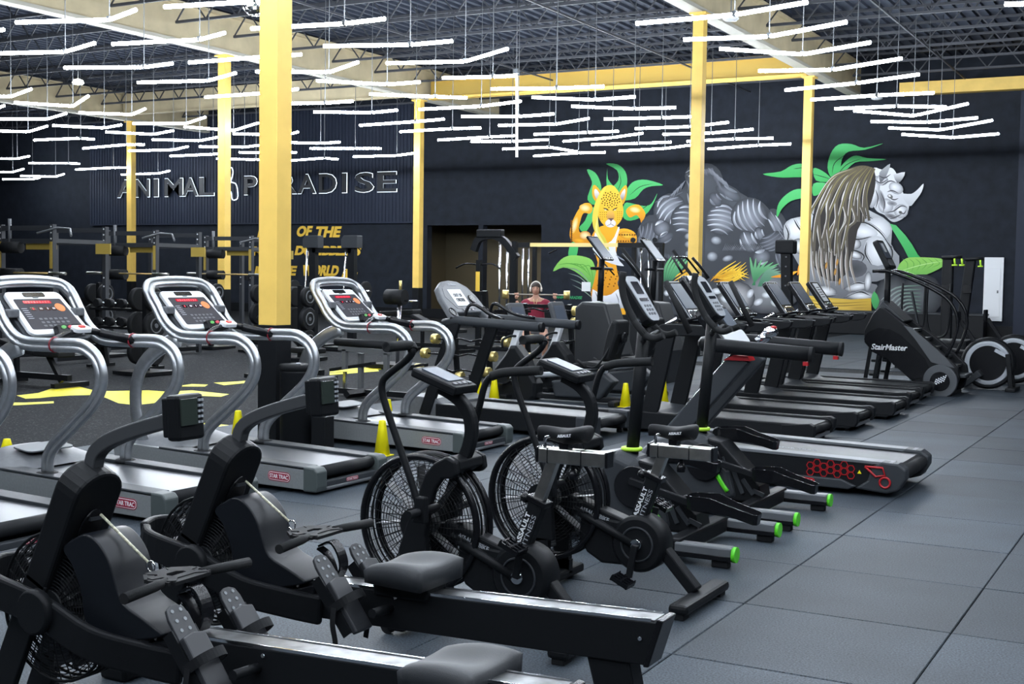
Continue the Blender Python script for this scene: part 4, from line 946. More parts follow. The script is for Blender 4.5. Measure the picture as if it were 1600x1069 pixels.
for a in (-.345, .345): MB().torus(c + xd * a + up * -.14 + nn * .002, .05, .008, nn, 20, 5).disc(c + xd * a + up * -.14, .048, .006, nn, 20).build('cup_holder', BLKG, cs)
for k in range(3): plate(rect_pts(-.09 + .09 * k, -.115, .05, .028, .01), c, xd, up, 0, .006).build('button', BLKG, cs)
# ================================================================== ellipticals
YE = 7.2
def elliptical(label, paper=False):
    bx = -2.9; t = thing('elliptical_trainer', label, 'elliptical', (bx, YE, 0), 'elliptical trainers')
    def Q(x, y, dy=0): p = PY(x, y, YE + dy); return V(p.x - bx, dy, p.z)
    xr = .62
    for s in (-1, 1):
        MB().tube([(.28, s * .41, .085), (xr, s * .41, .085)], 1, 4, rect=(.085, .075)).build('rear_bar', mat('grey_bar', (.13, .14, .15), .4, .3), t, bevel=.012)
        MB().tube([(.28, s * .41, .058), (xr, s * .41, .058)], 1, 4, rect=(.088, .03)).build('bar_underside', BLKG, t, bevel=.004)
        MB().tube([(xr, s * .41, .08), (xr + .022, s * .41, .08)], 1, 12, rect=(.098, .092)).build('green_cap', GRN, t)
        MB().box(xr - .12, xr - .02, s * .41 - .03, s * .41 + .03, 0, .045).build('foot_pad', RUB, t, bevel=.008)
        MB().tube([(-.72, s * .20, .07), (.26, s * .20, .07)], 1, 4, rect=(.06, .06)).build('base_rail', BLK, t, bevel=.008)
    MB().tube([(.27, -.44, .09), (.27, .44, .09)], 1, 4, rect=(.09, .10), ref=(1, 0, 0)).build('cross_beam', BLK, t, bevel=.015)
    MB().box(-.75, -.62, -.34, .34, 0, .09).build('front_foot', BLK, t, bevel=.02)
    # drive housing, ramp with ribbed cover
    MB().prism([(-.70, .06), (.02, .06), (.14, .12), (.10, .30), (-.02, .44), (-.12, .53), (-.24, .57), (-.34, .50), (-.55, .34), (-.70, .20)], -.14, .14, inset=.05).build('drive_housing', GRY, t, bevel=.02)
    MB().prism([(-.70, .10), (-.45, .34), (-.30, .50), (-.26, .56), (-.44, .52), (-.66, .34), (-.74, .20)], -.17, .17, inset=.03).build('pale_shell', GRM, t, bevel=.01)
    MB().prism([(-.02, .10), (.30, .11), (.28, .22), (.0, .50), (-.10, .52)], -.11, .11).build('ramp', BLK, t, bevel=.01)
    for k in range(5):
        u = k / 4; MB().tube([(-.06 + .30 * u, -.12, .47 - .28 * u), (.02 + .30 * u, -.12, .16)], 1, 4, rect=(.012, .03)).build('ramp_rib', GRY, t, bevel=.003)
    # linkage arms, discs, pedals
    for s, (px, pz, tl) in ((-1, (.47, .28, -.12)), (1, (.10, .50, -.10))):
        y = s * .17
        MB().disc((-.10, s * .155, .36), .13, .03, (0, 1, 0), 24, .006).build('flywheel_disc', BLKG, t)
        MB().tube([(-.12, s * .185, .40), (px - .16, s * .20, pz + .02)], 1, 4, rect=(.03, .045)).build('pedal_arm', BLK, t, bevel=.006)
        pass
        # shoe-shaped tray pedal
        out = [(-.20, -.05), (-.17, -.075), (-.05, -.085), (.06, -.070), (.20, -.060), (.215, -.03), (.215, .03), (.20, .060), (.06, .070), (-.05, .085), (-.17, .075), (-.20, .05)]
        mb = MB(); n = len(out)
        def zz(a): return pz + tl * (a) + .02 * cos(a * 9)
        base = [(px + a, y + b, zz(a)) for a, b in out]; rim = [(px + a * 1.04, y + b * 1.06, zz(a) + (.055 if a < .0 else .03)) for a, b in out]; und = [(p[0], p[1], p[2] - .03) for p in base]
        ro = [(p[0] * 1 + .0, p[1] + (.004 if p[1] > y else -.004), p[2]) for p in rim]
        mb.add(base + rim + und + ro, [tuple(range(n)), tuple(range(3 * n - 1, 2 * n - 1, -1))] + [(i, (i + 1) % n, n + (i + 1) % n, n + i) for i in range(n)] + [(2 * n + i, 2 * n + (i + 1) % n, 3 * n + (i + 1) % n, 3 * n + i) for i in range(n)] + [(n + i, n + (i + 1) % n, 3 * n + (i + 1) % n, 3 * n + i) for i in range(n)])
        pe = mb.build('pedal', BLKG, t)
        MB().lathe([(.03, -.03), (.04, 0), (.03, .03)], (px - .22, y, pz + .03), (0, 1, 0), 14).build('pedal_joint', BLK, pe)
    MB().tube(spline([(-.02, -.15, .30), (.03, -.15, .22), (.07, -.15, .17)], 3), 1, 6, rect=(.01, .035)).build('green_lever', GRN, t)
    # mast with collar
    m0, m1 = Q(987, 706, 0), Q(1005, 528, 0)
    MB().tube([m0 + V(0, 0, -.05), m1 + V(.01, 0, .12)], 1, 8, rect=(.075, .085)).build('mast', BLK, t)
    MB().torus(m0 + V(0, 0, .02), .055, .014, (0, 0, 1), 20, 6).build('lime_collar', LIM, t)
    # moving handles
    H = [(975, 425), (973, 445), (978, 470), (992, 500), (1008, 520), (1022, 526), (1036, 521)]
    for s in (-1, 1):
        pts = [Q(x, y, 0) for x, y in H]
        if s < 0: pts = [V(p.x + .10, -.24, p.z) for p in pts]
        else: pts = [V(p.x, .22, p.z) for p in pts]
        MB().tube(spline(pts[:5], 3), .022, 10).build('moving_handle', GRIP, t)
        MB().tube(spline(pts[3:], 3), .022, 10).build('fixed_grip', GRIP, t)
        MB().tube([V(pts[4].x, s * .23, pts[4].z), V(m1.x, 0, m1.z - .02)], .02, 8).build('handle_axle', BLK, t)
        pass
    MB().tube([m1 + V(-.0, -.16, .10), m1 + V(-.0, .16, .10)], .02, 8).build('heart_rate_bar', CHR, t)
    MB().tube([Q(1040, 440, .18), Q(1078, 520, .18)], .020, 8).build('reach_handle', GRIP, t)
    # console
    xd = V(0, 1, 0); up = V(-.20, 0, .30).normalized(); nn = xd.cross(up); c = Q(1028, 475, .05) + V(-.02, 0, -.03)
    c = V(m1.x - .01, 0, m1.z + .24)
    cs = plate([(a * (1 if b > -.1 else .85), b) for a, b in rect_pts(0, 0, .22, .34, .06)], c, xd, up, -.06, 0).build('console', BLK, t, bevel=.012)
    plate([(a * (1 if b > -.1 else .85), b) for a, b in rect_pts(0, 0, .20, .32, .055)], c, xd, up, 0, .006).build('console_face', LGR, cs)
    plate(rect_pts(0, .075, .11, .09, .008), c, xd, up, .006, .009).build('screen', SCR, cs); plate(rect_pts(0, -.01, .13, .022, .004), c, xd, up, .006, .009).build('readout', SCR, cs)
    for i in range(3):
        for j in range(3): plate(rect_pts(-.04 + .04 * i, -.055 - .028 * j, .022, .016, .003, 2), c, xd, up, .006, .010).build('key', GRM, cs)
    MB().tube([m1 + V(0, 0, .08), c - nn * .04], .03, 8).build('console_neck', BLK, t)
    MB().tube(spline([c + V(-.02, 0, .13), c + V(-.06, -.04, .20), c + V(-.12, -.06, .27)], 3), .011, 6).build('tablet_stay', BLK, t)
    return t
EL = elliptical('nearer elliptical trainer with green tipped feet, right behind the farther air bike')
dup(EL, (-2.90, 8.42, 0), 'farther elliptical trainer with green tipped feet, beside the treadmill with red grille')
# ================================================================== recumbent bikes
YC = 14.55
def recumbent(label):
    bx = -7.4; t = thing('recumbent_bike', label, 'exercise bike', (bx, YC, 0), 'recumbent bikes')
    def q2(x, y, dy=0): p = PY(x, y, YC + dy); return (p.x - bx, p.z)
    bd = [q2(x, y, -.1) for x, y in ((776, 626), (764, 600), (772, 575), (790, 552), (797, 540), (806, 540), (822, 562), (828, 580), (838, 600), (836, 622), (826, 632))]
    MB().prism(bd, -.13, .13, inset=.04).build('drive_housing', BLK, t, bevel=.01)
    c = q2(802, 591, -.13); MB().disc((c[0], -.135, c[1]), .085, .02, (0, 1, 0), 22).build('crank_disc', BLKG, t); MB().torus((c[0], -.148, c[1]), .034, .011, (0, 1, 0), 20, 6).build('white_ring', WHT, t)
    for s in (-1, 1):
        MB().tube([(c[0], s * .15, c[1]), (c[0] + .13 * s, s * .17, c[1] + .08 * s)], 1, 4, rect=(.02, .03)).build('crank_arm', BLK, t)
        MB().box(c[0] + .13 * s - .05, c[0] + .13 * s + .05, s * .23 - .05, s * .23 + .05, c[1] + .08 * s - .012, c[1] + .08 * s + .02).build('pedal', BLKG, t, bevel=.006)
    a, b = q2(800, 545), q2(813, 508)
    MB().tube([(a[0], 0, a[1] - .05), (b[0], 0, b[1])], 1, 4, rect=(.10, .09)).build('mast', WHT, t, bevel=.015)
    MB().tube(spline([(a[0] - .02, -.22, a[1] + .02), (a[0] - .02, -.22, a[1] + .12), (a[0] + .05, -.16, a[1] + .17), (a[0] + .08, 0, a[1] + .17), (a[0] + .05, .16, a[1] + .17), (a[0] - .02, .22, a[1] + .12), (a[0] - .02, .22, a[1] + .02)], 3), .016, 8).build('front_handlebar', BLK, t)
    xd = V(0, 1, 0); up = V(-.10, 0, .30).normalized(); nn = xd.cross(up); cc = V(b[0] - .02, 0, b[1] + .13)
    cs = plate(rect_pts(0, 0, .40, .34, .04), cc, xd, up, -.06, 0).build('console', mat('console_frame', (.06, .065, .072), .5), t, bevel=.012)
    plate(rect_pts(0, -.01, .30, .24, .008), cc, xd, up, 0, .004).build('screen', SCB, cs)
    # base, seat track, seat
    MB().tube([(c[0], 0, .06), (1.05, 0, .06)], 1, 4, rect=(.12, .07)).build('base_beam', BLK, t, bevel=.015)
    MB().box(.95, 1.05, -.30, .30, 0, .07).build('rear_foot', BLK, t, bevel=.02); MB().box(c[0] - .12, c[0] - .02, -.28, .28, 0, .07).build('front_foot', BLK, t, bevel=.02)
    MB().prism([(.10, .06), (.75, .06), (.95, .30), (.80, .40), (.05, .26)], -.10, .10, inset=.03).build('seat_base', GRY, t, bevel=.02)
    MB().tube([(c[0] + .10, 0, .30), (.80, 0, .42)], 1, 8, rect=(.09, .07)).build('seat_track', LGR, t)
    MB().prism([(.42, .44), (.80, .46), (.82, .52), (.60, .54), (.40, .51)], -.20, .20, inset=.03).build('seat', RUB, t, bevel=.02)
    MB().prism([(.80, .55), (.90, .55), (1.02, .90), (1.02, 1.06), (.94, 1.08), (.88, .95)], -.20, .20, inset=.035).build('backrest', RUB, t, bevel=.02)
    for s in (-1, 1):
        MB().tube(spline([(.62, s * .24, .48), (.75, s * .25, .48), (.86, s * .24, .60), (.93, s * .16, .80)], 3), .014, 8).build('side_handle', BLK, t)
        MB().tube([(.62, s * .24, .48), (.50, s * .24, .56)], .020, 8).build('hand_grip', GRIP, t)
    MB().disc((1.03, 0, .85), .07, .04, (1, 0, 0), 14, .01).build('back_hub', BLK, t)
    MB().tube([(.80, 0, .45), (1.04, 0, .85)], 1, 4, rect=(.06, .03)).build('back_stay', BLK, t)
    return t
RBK = recumbent('nearer recumbent bike with white mast, in front of the squatting woman')
dup(RBK, (-7.40, 15.75, 0), 'farther recumbent bike with white mast, to the right of the woman')
# ================================================================== stair climber
YS = 18.45
bx = -3.78; t = thing('stair_climber', 'large black stair climbing machine with arched rails and white lettering on its side', 'stair climber', (bx, YS, 0))
def S(x, y, dy=0): p = PY(x, y, YS + dy); return (p.x - bx, p.z)
def S3(x, y, dy=0): p = PY(x, y, YS + dy); return V(p.x - bx, dy, p.z)
side = [S(x, y) for x, y in ((1350, 517), (1363, 491), (1374, 480), (1383, 482), (1412, 505), (1440, 524), (1478, 556), (1497, 575), (1499, 590), (1492, 612), (1470, 622), (1452, 614), (1442, 600), (1425, 596), (1385, 560), (1363, 550), (1350, 535))]
for y0, y1 in ((0, .10), (.72, .82)): MB().prism(side, y0, y1).build('side_housing', BLK, t, bevel=.02)
inner = [S(x, y) for x, y in ((1350, 530), (1356, 519), (1372, 512), (1390, 514), (1408, 524), (1425, 540), (1445, 560), (1452, 574), (1440, 590), (1425, 594), (1385, 560), (1363, 550))]
MB().prism(inner, -.006, .0).build('side_panel', BLKG, t)
ed = [S(x, y) for x, y in ((1412, 509), (1425, 512), (1478, 559), (1492, 575), (1475, 572), (1455, 566), (1448, 556), (1430, 530))]
MB().prism(ed, -.015, .0).build('grey_trim', mat('trim_grey', (.06, .066, .074), .45), t, bevel=.004)
wc = S3(1469, 596, -.02)
MB().disc(wc, .235, .05, (0, 1, 0), 36, .012).build('hub_cover', mat('trim_grey', (.06, .066, .074), .45), t); hb = MB().disc(wc + V(0, -.03, 0), .135, .02, (0, 1, 0), 30, .004).build('hub_disc', BLKG, t)
for i in range(4):
    for j in range(5): MB().disc(wc + V(-.075 + .032 * j + .01 * i, -.042, -.05 + .025 * i + .015 * j), .011, .006, (0, 1, 0), 6).build('white_dot', WHT, hb)
tp = S(1359, 545); text('lettering', 'StairMaster', (tp[0] + .02, -.006, tp[1] - .01), (1, 0, 0), (0, 0, 1), .085, WHT, t, width=.50, shear=.2, bold=.02)
for k in range(6):
    u = k / 5; x = -.10 + .72 * u; z = .92 - .62 * u
    MB().box(x, x + .24, .10, .72, z - .04, z).build('step', GRY, t, bevel=.006); MB().box(x - .01, x + .02, .10, .72, z - .20, z - .04).build('riser', BLK, t)
for x in (-.52, .60): MB().box(x, x + .10, .0, .82, 0, .06).build('floor_foot', BLK, t, bevel=.015)
for y in (.03, .79):
    MB().tube([(-.42, y, .80), (-.53, y, .03)], 1, 4, rect=(.05, .05)).build('rear_leg', BLK, t, bevel=.006); MB().tube([(-.30, y, .72), (-.40, y, .03)], 1, 4, rect=(.05, .05)).build('rear_leg', BLK, t, bevel=.006)
    MB().tube([(-.34, y, .74), (.48, y, .10)], .028, 8).build('brace', BLK, t)
    for z in (.25, .45): MB().tube([(-.39 + z * .14 - .1, y, z), (-.27 + z * .14 - .1, y, z)], .02, 6).build('rung', BLK, t)
rl = [(1363, 424), (1378, 423), (1392, 425), (1425, 437), (1460, 454), (1480, 468), (1492, 486), (1496, 508), (1490, 532), (1478, 558)]
for y in (.02, .80): MB().tube(spline([V(S(a, b)[0], y, S(a, b)[1]) for a, b in rl], 4), .024, 10).build('hand_rail', BLKG, t)
MB().tube([(S(1376, 482)[0], .41, S(1376, 482)[1] - .1), (S(1377, 428)[0], .41, S(1377, 428)[1] + .1)], .045, 10).build('mast', BLK, t)
MB().prism([S(1363, 490), (S(1376, 470)[0], S(1376, 470)[1]), S(1412, 502), S(1400, 508)], .1, .72).build('top_cover', GRY, t, bevel=.015)
xd = V(0, 1, 0); up = V(-.22, 0, .42).normalized(); nn = xd.cross(up); c = V(S(1376, 396)[0], .41, S(1376, 396)[1])
cs = plate(rect_pts(0, 0, .42, .46, .05), c, xd, up, -.08, 0).build('console', BLK, t, bevel=.012); plate(rect_pts(0, .06, .34, .26, .01), c, xd, up, 0, .004).build('screen', SCB, cs); plate(rect_pts(0, -.14, .34, .10, .02), c, xd, up, 0, .006).build('key_panel', GRM, cs)
plate(rect_pts(-.02, .10, .14, .14, .002, 2), c, xd, up, .004, .006).build('white_sheet', WHT, cs)
MB().tube([(c.x - .02, 0.02, c.z - .26), (c.x - .02, .80, c.z - .26)], .02, 8).build('rail_cross_bar', BLK, t)
# ================================================================== flywheel trainers at right
for (x, Y, lb) in ((1544, 19.95, 'black disc flywheel trainer with pale ring right of the stair climber, nearer one'), (1584, 21.3, 'black disc flywheel trainer with pale ring at the right edge, farther one')):
    p = PY(x, 581, Y); t = thing('flywheel_trainer', lb, 'rowing machine', (p.x, Y, 0), 'flywheel trainers')
    MB().disc((0, 0, .40), .385, .14, (0, 1, 0), 48, .03).build('flywheel_housing', BLK, t); MB().lathe([(.27, -.003), (.315, -.010), (.33, 0)], (0, -.072, .40), (0, 1, 0), 48).build('pale_ring', LGR, t)
    MB().disc((0, -.075, .40), .26, .01, (0, 1, 0), 40).build('disc_face', BLKG, t)
    MB().tube([(.28, -.12, .55), (.34, -.12, .05)], 1, 4, rect=(.05, .07)).build('front_leg', BLK, t, bevel=.01); MB().tube([(.28, .12, .55), (.34, .12, .05)], 1, 4, rect=(.05, .07)).build('front_leg', BLK, t, bevel=.01)
    MB().tube([(.10, -.09, .60), (.30, -.12, .50)], 1, 4, rect=(.03, .05)).build('bracket', LGR, t)
    MB().box(.28, .42, -.3, .3, 0, .06).build('front_foot', BLK, t, bevel=.015)
    MB().tube([(-1.55, 0, .40), (-.1, 0, .30)], 1, 4, rect=(.07, .10)).build('rail', BLK, t, bevel=.01); MB().tube([(-.35, 0, .035), (.34, 0, .035)], 1, 4, rect=(.05, .05)).build('base_rail', GRM, t)
    MB().box(-1.55, -1.45, -.2, .2, 0, .06).tube([(-1.5, 0, .06), (-1.45, 0, .36)], 1, 4, rect=(.06, .06)).build('rear_leg', BLK, t)
    MB().prism([(-1.05, .47), (-.70, .44), (-.68, .49), (-1.04, .53)], -.17, .17).build('seat', RUB, t, bevel=.02)
    MB().tube([(-.15, .0, .62), (-.42, 0, 1.02)], 1, 4, rect=(.06, .06)).build('monitor_arm', BLK, t, bevel=.01); MB().box(-.47, -.43, -.12, .12, .98, 1.16).build('monitor', BLKG, t, bevel=.01)
    MB().prism([(-.36, .06), (-.12, .30), (-.06, .22), (-.28, .04)], -.22, .22).build('foot_rest', GRY, t, bevel=.01)
# ================================================================== background equipment
def bar(mb, a, b, w=.06, h=.06): mb.tube([a, b], 1, 4, rect=(w, h)); return mb
def at(px, D, z=0):
    d = ray(px, 430); p = EYE + d * D; return (p.x, p.y, z)
# ski machines with yellow handles
for px, D, ln, lb in ((1481, 29, 0, 'tall black pulling machine with two yellow handles, left one near the white wall box'), (1513, 31, .16, 'tall black pulling machine leaning, with a yellow handle, next to the white wall box')):
    x, y, _ = at(px, D); t = thing('ski_machine', lb, 'ski machine', (x, y, 0))
    MB().tube([(-ln, 0, .05), (ln * .3, 0, 2.12)], 1, 4, rect=(.16, .24)).build('mast', BLK, t, bevel=.03); MB().box(-.45, .45, -.35, .35, 0, .06).build('base', BLK, t, bevel=.02)
    MB().tube([(ln * .3 - .12, -.15, 2.12), (ln * .3 + .32, -.15, 2.14)], .04, 8).build('pulley_arm', BLK, t)
    for dx in ((.16, .32) if ln == 0 else (.24,)):
        MB().tube([(ln * .3 + dx, -.17, 2.10), (ln * .3 + dx + .02, -.18, 1.96)], .022, 8).build('yellow_handle', LIM, t); MB().tube([(ln * .3 + dx - .05, -.18, 1.95), (ln * .3 + dx + .07, -.18, 1.95)], .02, 6).build('yellow_grip', LIM, t)
    MB().box(-.10, .10, -.16, -.12, 1.3, 1.5).build('monitor', BLKG, t)
tag(MB().box(-5.56, -5.04, YW - .09, YW - .002, .46, 2.26).build('wall_cabinet', WHT, None, bevel=.01), 'tall white metal electrical cabinet on the black back wall at right', 'cabinet')
wc_ = bpy.data.objects['wall_cabinet']
MB().box(-5.48, -5.12, YW - .10, YW - .09, .58, 1.95).build('cabinet_door', WHT, wc_, bevel=.004); MB().box(-5.20, -5.16, YW - .115, YW - .10, 1.25, 1.33).build('latch', GRM, wc_)
def wall_xy(x, y): p = PY(x, y, YW); return p.x, p.z
# cable crossover with golden top bar
t = thing('cable_machine', 'cable crossover machine with long golden top bar before the painted big cat', 'cable machine', (-15, 27.5, 0))
def C3(x, y, dy=0): p = PY(x, y, 27.5 + dy); return V(p.x + 15, dy, p.z)
def gz(x, dy=0): return C3(x, 430, dy).x
f = MB()
for x in (800, 835, 990, 1033):
    bar(f, (gz(x), 0, 0), (gz(x), 0, 2.32), .09, .09); o = f.build('upright', BLK, t); f = MB()
for x in (815, 824, 1000, 1012): MB().tube([(gz(x), .05, .3), (gz(x), .05, 2.25)], .022, 8).build('guide_rod', CHR, t)
for x in (820, 1006):
    for k in range(8): MB().box(gz(x) - .16, gz(x) + .16, -.02, .12, .16 + .085 * k, .235 + .085 * k).build('weight_plate', BLKG, t)
MB().box(gz(794), gz(829), -.06, .06, 2.26, 2.38).build('top_beam', BLK, t); MB().box(gz(966), gz(1036), -.06, .06, 2.26, 2.38).build('top_beam', BLK, t)
o = MB().box(gz(829), gz(966), -.05, .05, 2.28, 2.37).build('golden_bar', mat('golden_bar', (.72, .55, .22), .35), t); o['label'] = 'golden crossbar'
for x in (818, 1010): MB().box(gz(x) - .35, gz(x) + .35, -.5, .5, 0, .06).build('foot', BLK, t)
for a, b in (((858, 396), (870, 390)), ((925, 390), (960, 430))): MB().tube([C3(*a, -.1), C3(*b, -.1)], .018, 6).build('pull_up_grip', BLKG, t)
for x in (990, 1006, 1024): MB().disc((gz(x), -.07, 2.44), .06, .04, (0, 1, 0), 14).build('pulley', BLK, t)
MB().tube([(gz(1004), -.06, 2.38), (gz(1004), -.06, 2.5)], .03, 6).build('top_bracket', BLK, t)
# lat pulldown left of it
x, y, _ = at(775, 27.0); t = thing('lat_pulldown', 'black lat pulldown station with curved top arm in front of the right dark opening', 'cable machine', (x, y, 0))
MB().tube([(-.42, 0, 0), (-.42, 0, 1.9)], 1, 4, rect=(.1, .1)).build('front_post', BLK, t); MB().tube([(.45, 0, 0), (.45, 0, 2.3)], 1, 4, rect=(.1, .1)).build('rear_post', BLK, t)
MB().tube(spline([(-.55, 0, 2.1), (-.42, 0, 2.35), (-.1, 0, 2.42), (.2, 0, 2.3), (.5, 0, 1.95)], 4), 1, 4, rect=(.12, .14)).build('top_arm', BLK, t)
MB().box(-.45, 0.15, -.09, .09, 2.38, 2.55).build('pulley_box', BLK, t, bevel=.02)
for dx in (.06, .24): MB().tube([(dx, .05, .2), (dx, .05, 2.3)], .024, 8).build('guide_rod', CHR, t)
MB().tube(spline([(-1.0, -.0, 1.72), (-.75, 0, 1.82), (-.42, 0, 1.80), (-.1, 0, 1.82), (.1, 0, 1.72)], 3), .018, 6).build('pulldown_bar', BLKG, t)
MB().box(-.47, -.37, -.055, -.05, 1.15, 1.65).build('yellow_label', YTX, t); MB().box(-.7, .6, -.3, .3, 0, .06).build('base', BLK, t); MB().prism([(-.8, .45), (-.45, .45), (-.45, .52), (-.8, .52)], -.18, .18).build('seat', RUB, t)
for k in range(9): MB().box(0, .32, -.05, .12, .14 + .08 * k, .21 + .08 * k).build('weight_plate', BLKG, t)
# barbell racks with gold ended bars
def gold_bar(a, b, lb, parent_group='gold ended fixed barbells', wavy=True):
    a, b = Vector(a), Vector(b); c = (a + b) / 2; t = thing('fixed_barbell', lb, 'barbell', c, parent_group); d = (b - a).normalized(); L = (b - a).length
    pts = [d * (-L / 2 + L * k / 8) + V(0, 0, (.02 if k in (3, 5) else -.02 if k == 4 else 0) if wavy else 0) for k in range(9)]
    MB().tube(spline(pts, 2), .015, 8).build('bar', BLKG if wavy else mat('bar_steel', (.25, .24, .2), .35, .9), t)
    for s in (-1, 1): MB().tube([d * (s * L / 2 - s * .11), d * (s * L / 2 + s * .0)], .082, 8).build('weight_head', GOLD, t)
    return t
for nm, Y, bars, ups, lb in (('L', 17.2, [(676, 530, 796, 534), (660, 553, 775, 556), (650, 577, 766, 581), (714, 590, 829, 594)], (700, 752), 'black rack holding gold ended barbells behind the out of order treadmill'),
                         ('R', 19.0, [(795, 483, 905, 486), (781, 500, 903, 504), (829, 531, 945, 534), (822, 560, 935, 563)], (815, 885), 'black rack holding gold ended barbells in front of the squatting woman')):
    x0 = PY(ups[0], 500, Y).x; x1 = PY(ups[1], 500, Y).x
    t = thing('barbell_rack', lb, 'rack', (x0, Y, 0)); lx = x1 - x0
    for q in (0, lx):
        MB().tube([(q, .30, .04), (q, .10, 1.35 if nm == 'L' else 1.12)], 1, 4, rect=(.07, .07)).build('upright', BLK, t); MB().box(q - .04, q + .04, -.3, .45, 0, .05).build('foot', BLK, t)
    hz_ = 1.28 if nm == 'L' else 1.05; MB().box(0, lx, .08, .14, hz_, hz_ + .06).build('cross_bar', BLK, t)
    for k, (a, b, c, d) in enumerate(bars):
        pa, pb = PY(a, b, Y), PY(c, d, Y); z = (pa.z + pb.z) / 2
        for q in (0, lx): MB().box(q - .02, q + .02, -.06, .30, z - .06, z - .02).build('cradle', BLK, t)
        gold_bar((pa.x, Y, z), (pb.x, Y, z), f'gold ended barbell, {ord_[k]} from the top on the rack ' + ('behind the out of order treadmill' if nm == 'L' else 'in front of the squatting woman'))
# power racks at the far left
RK = mat('rack_black', (.035, .038, .044), .45)
def power_rack(px, D, lb, labels):
    x, y, _ = at(px, D); t = thing('power_rack', lb, 'power rack', (x, y, 0), 'power racks'); W_, L_ = 1.25, 1.15
    for i, (a, b) in enumerate(((-W_ / 2, -L_ / 2), (W_ / 2, -L_ / 2), (-W_ / 2, L_ / 2), (W_ / 2, L_ / 2))):
        u = MB().tube([(a, b, 0), (a, b, 2.34)], 1, 4, rect=(.08, .08)).build('upright', RK, t)
        for z in (1.3, 1.45, 2.0, 2.1, 2.2, 2.3): MB().disc((a + 0, b - .042, z), .014, .01, (0, 1, 0), 8).build('bolt', WHT, u)
    for z in (2.06, 2.28):
        MB().box(-W_ / 2, W_ / 2, -L_ / 2 - .035, -L_ / 2 + .035, z - .04, z + .04).build('cross_beam', RK, t); MB().box(-W_ / 2, W_ / 2, L_ / 2 - .035, L_ / 2 + .035, z - .04, z + .04).build('cross_beam', RK, t)
    for a in (-W_ / 2, W_ / 2): MB().box(a - .035, a + .035, -L_ / 2, L_ / 2, 2.03, 2.10).build('side_beam', RK, t); MB().box(a - .035, a + .035, -L_ / 2, L_ / 2, .04, .12).build('side_beam', BLK, t)
    MB().tube([(W_ / 2 - .1, -L_ / 2 - .25, 2.18), (W_ / 2 + .1, -L_ / 2, 2.28), (W_ / 2 + .4, -L_ / 2, 2.26), (W_ / 2 + .7, -L_ / 2 - .25, 2.14)], .02, 6).build('pull_up_bar', GRM, t)
    MB().box(-.1, W_ / 2, -L_ / 2 + .06, -L_ / 2 + .08, 1.92, 2.02).build('yellow_plate', mat('dull_yellow', (.42, .30, .06), .6), t); MB().box(W_ / 2 + .05, W_ / 2 + .4, .3, .32, 1.86, 2.04).build('yellow_plate', mat('dull_yellow', (.42, .30, .06), .6), t)
    for a in (-W_ / 2, W_ / 2): MB().box(a - .03, a + .03, -L_ / 2 - .05, -L_ / 2 - .042, 1.6, 2.05).build('yellow_label', mat('dull_yellow', (.42, .30, .06), .6), t)
    for z in (1.95, 1.5):
        MB().tube([(-W_ / 2 + .15, -L_ / 2 - .1, z), (-W_ / 2 + .50, -L_ / 2 - .02, z)], .10, 12).build('foam_roll', RUB, t)
    MB().tube([(-W_ / 2 + .22, -L_ / 2 - .02, 2.04), (-W_ / 2 + .22, -L_ / 2 - .02, 2.44)], .03, 8).build('peg', GRM, t)
    for s in (-1, 1): MB().box(s * .6 - .03, s * .6 + .03, -L_ / 2 - .16, -L_ / 2, 1.40, 1.49).build('j_hook', BLK, t)
    bb = thing('barbell', labels, 'barbell', (x, y - L_ / 2 - .12, 1.52), 'barbells on the power racks')
    MB().tube([(-.65, 0, 0), (.65, 0, 0)], .016, 8).build('shaft', mat('brass_shaft', (.50, .36, .14), .35, .6), bb)
    for s in (-1, 1): MB().tube([(s * .66, 0, 0), (s * 1.05, 0, 0)], .027, 8).build('sleeve', mat('bar_steel2', (.45, .45, .42), .3, .9), bb)
    return t
power_rack(85, 22.0, 'dark power rack at far left, left of the leftmost yellow column', 'barbell resting on the leftmost power rack')
power_rack(240, 24.5, 'dark power rack between the leftmost yellow column and the next one', 'barbell resting on the power rack second from the left')
power_rack(385, 27.5, 'dark power rack just left of the tall front column', 'barbell resting on the third power rack, beside the tall front column')
# plate trees, dumbbell racks, benches among them
def plate_tree(px, D, lb):
    x, y, _ = at(px, D); t = thing('plate_tree', lb, 'weight rack', (x, y, 0), 'plate trees')
    MB().tube([(0, 0, 0), (0, 0, 1.35)], 1, 4, rect=(.08, .08)).box(-.35, .35, -.35, .35, 0, .05).build('frame', BLK, t)
    for z in (.35, .75, 1.15):
        for s in (-1, 1):
            p = MB().disc((s * .16, 0, z), .21 - .03 * (z > 1), .10, (1, 0, 0), 22, .015).build('plate', RUB, t); MB().torus((s * .215, 0, z), .11, .012, (1, 0, 0), 18, 5).disc((s * .215, 0, z), .035, .02, (1, 0, 0), 10).build('plate_hub', GRM, p)
for a in ((155, 23.2, 'loaded black plate tree beside the leftmost power rack'), (228, 19.5, 'loaded black plate tree just left of the second silver treadmill console'), (330, 26, 'loaded black plate tree behind the second silver treadmill console'), (412, 25, 'loaded black plate tree right behind the tall front column'), (470, 23, 'loaded black plate tree left of the third silver treadmill console')): plate_tree(*a)
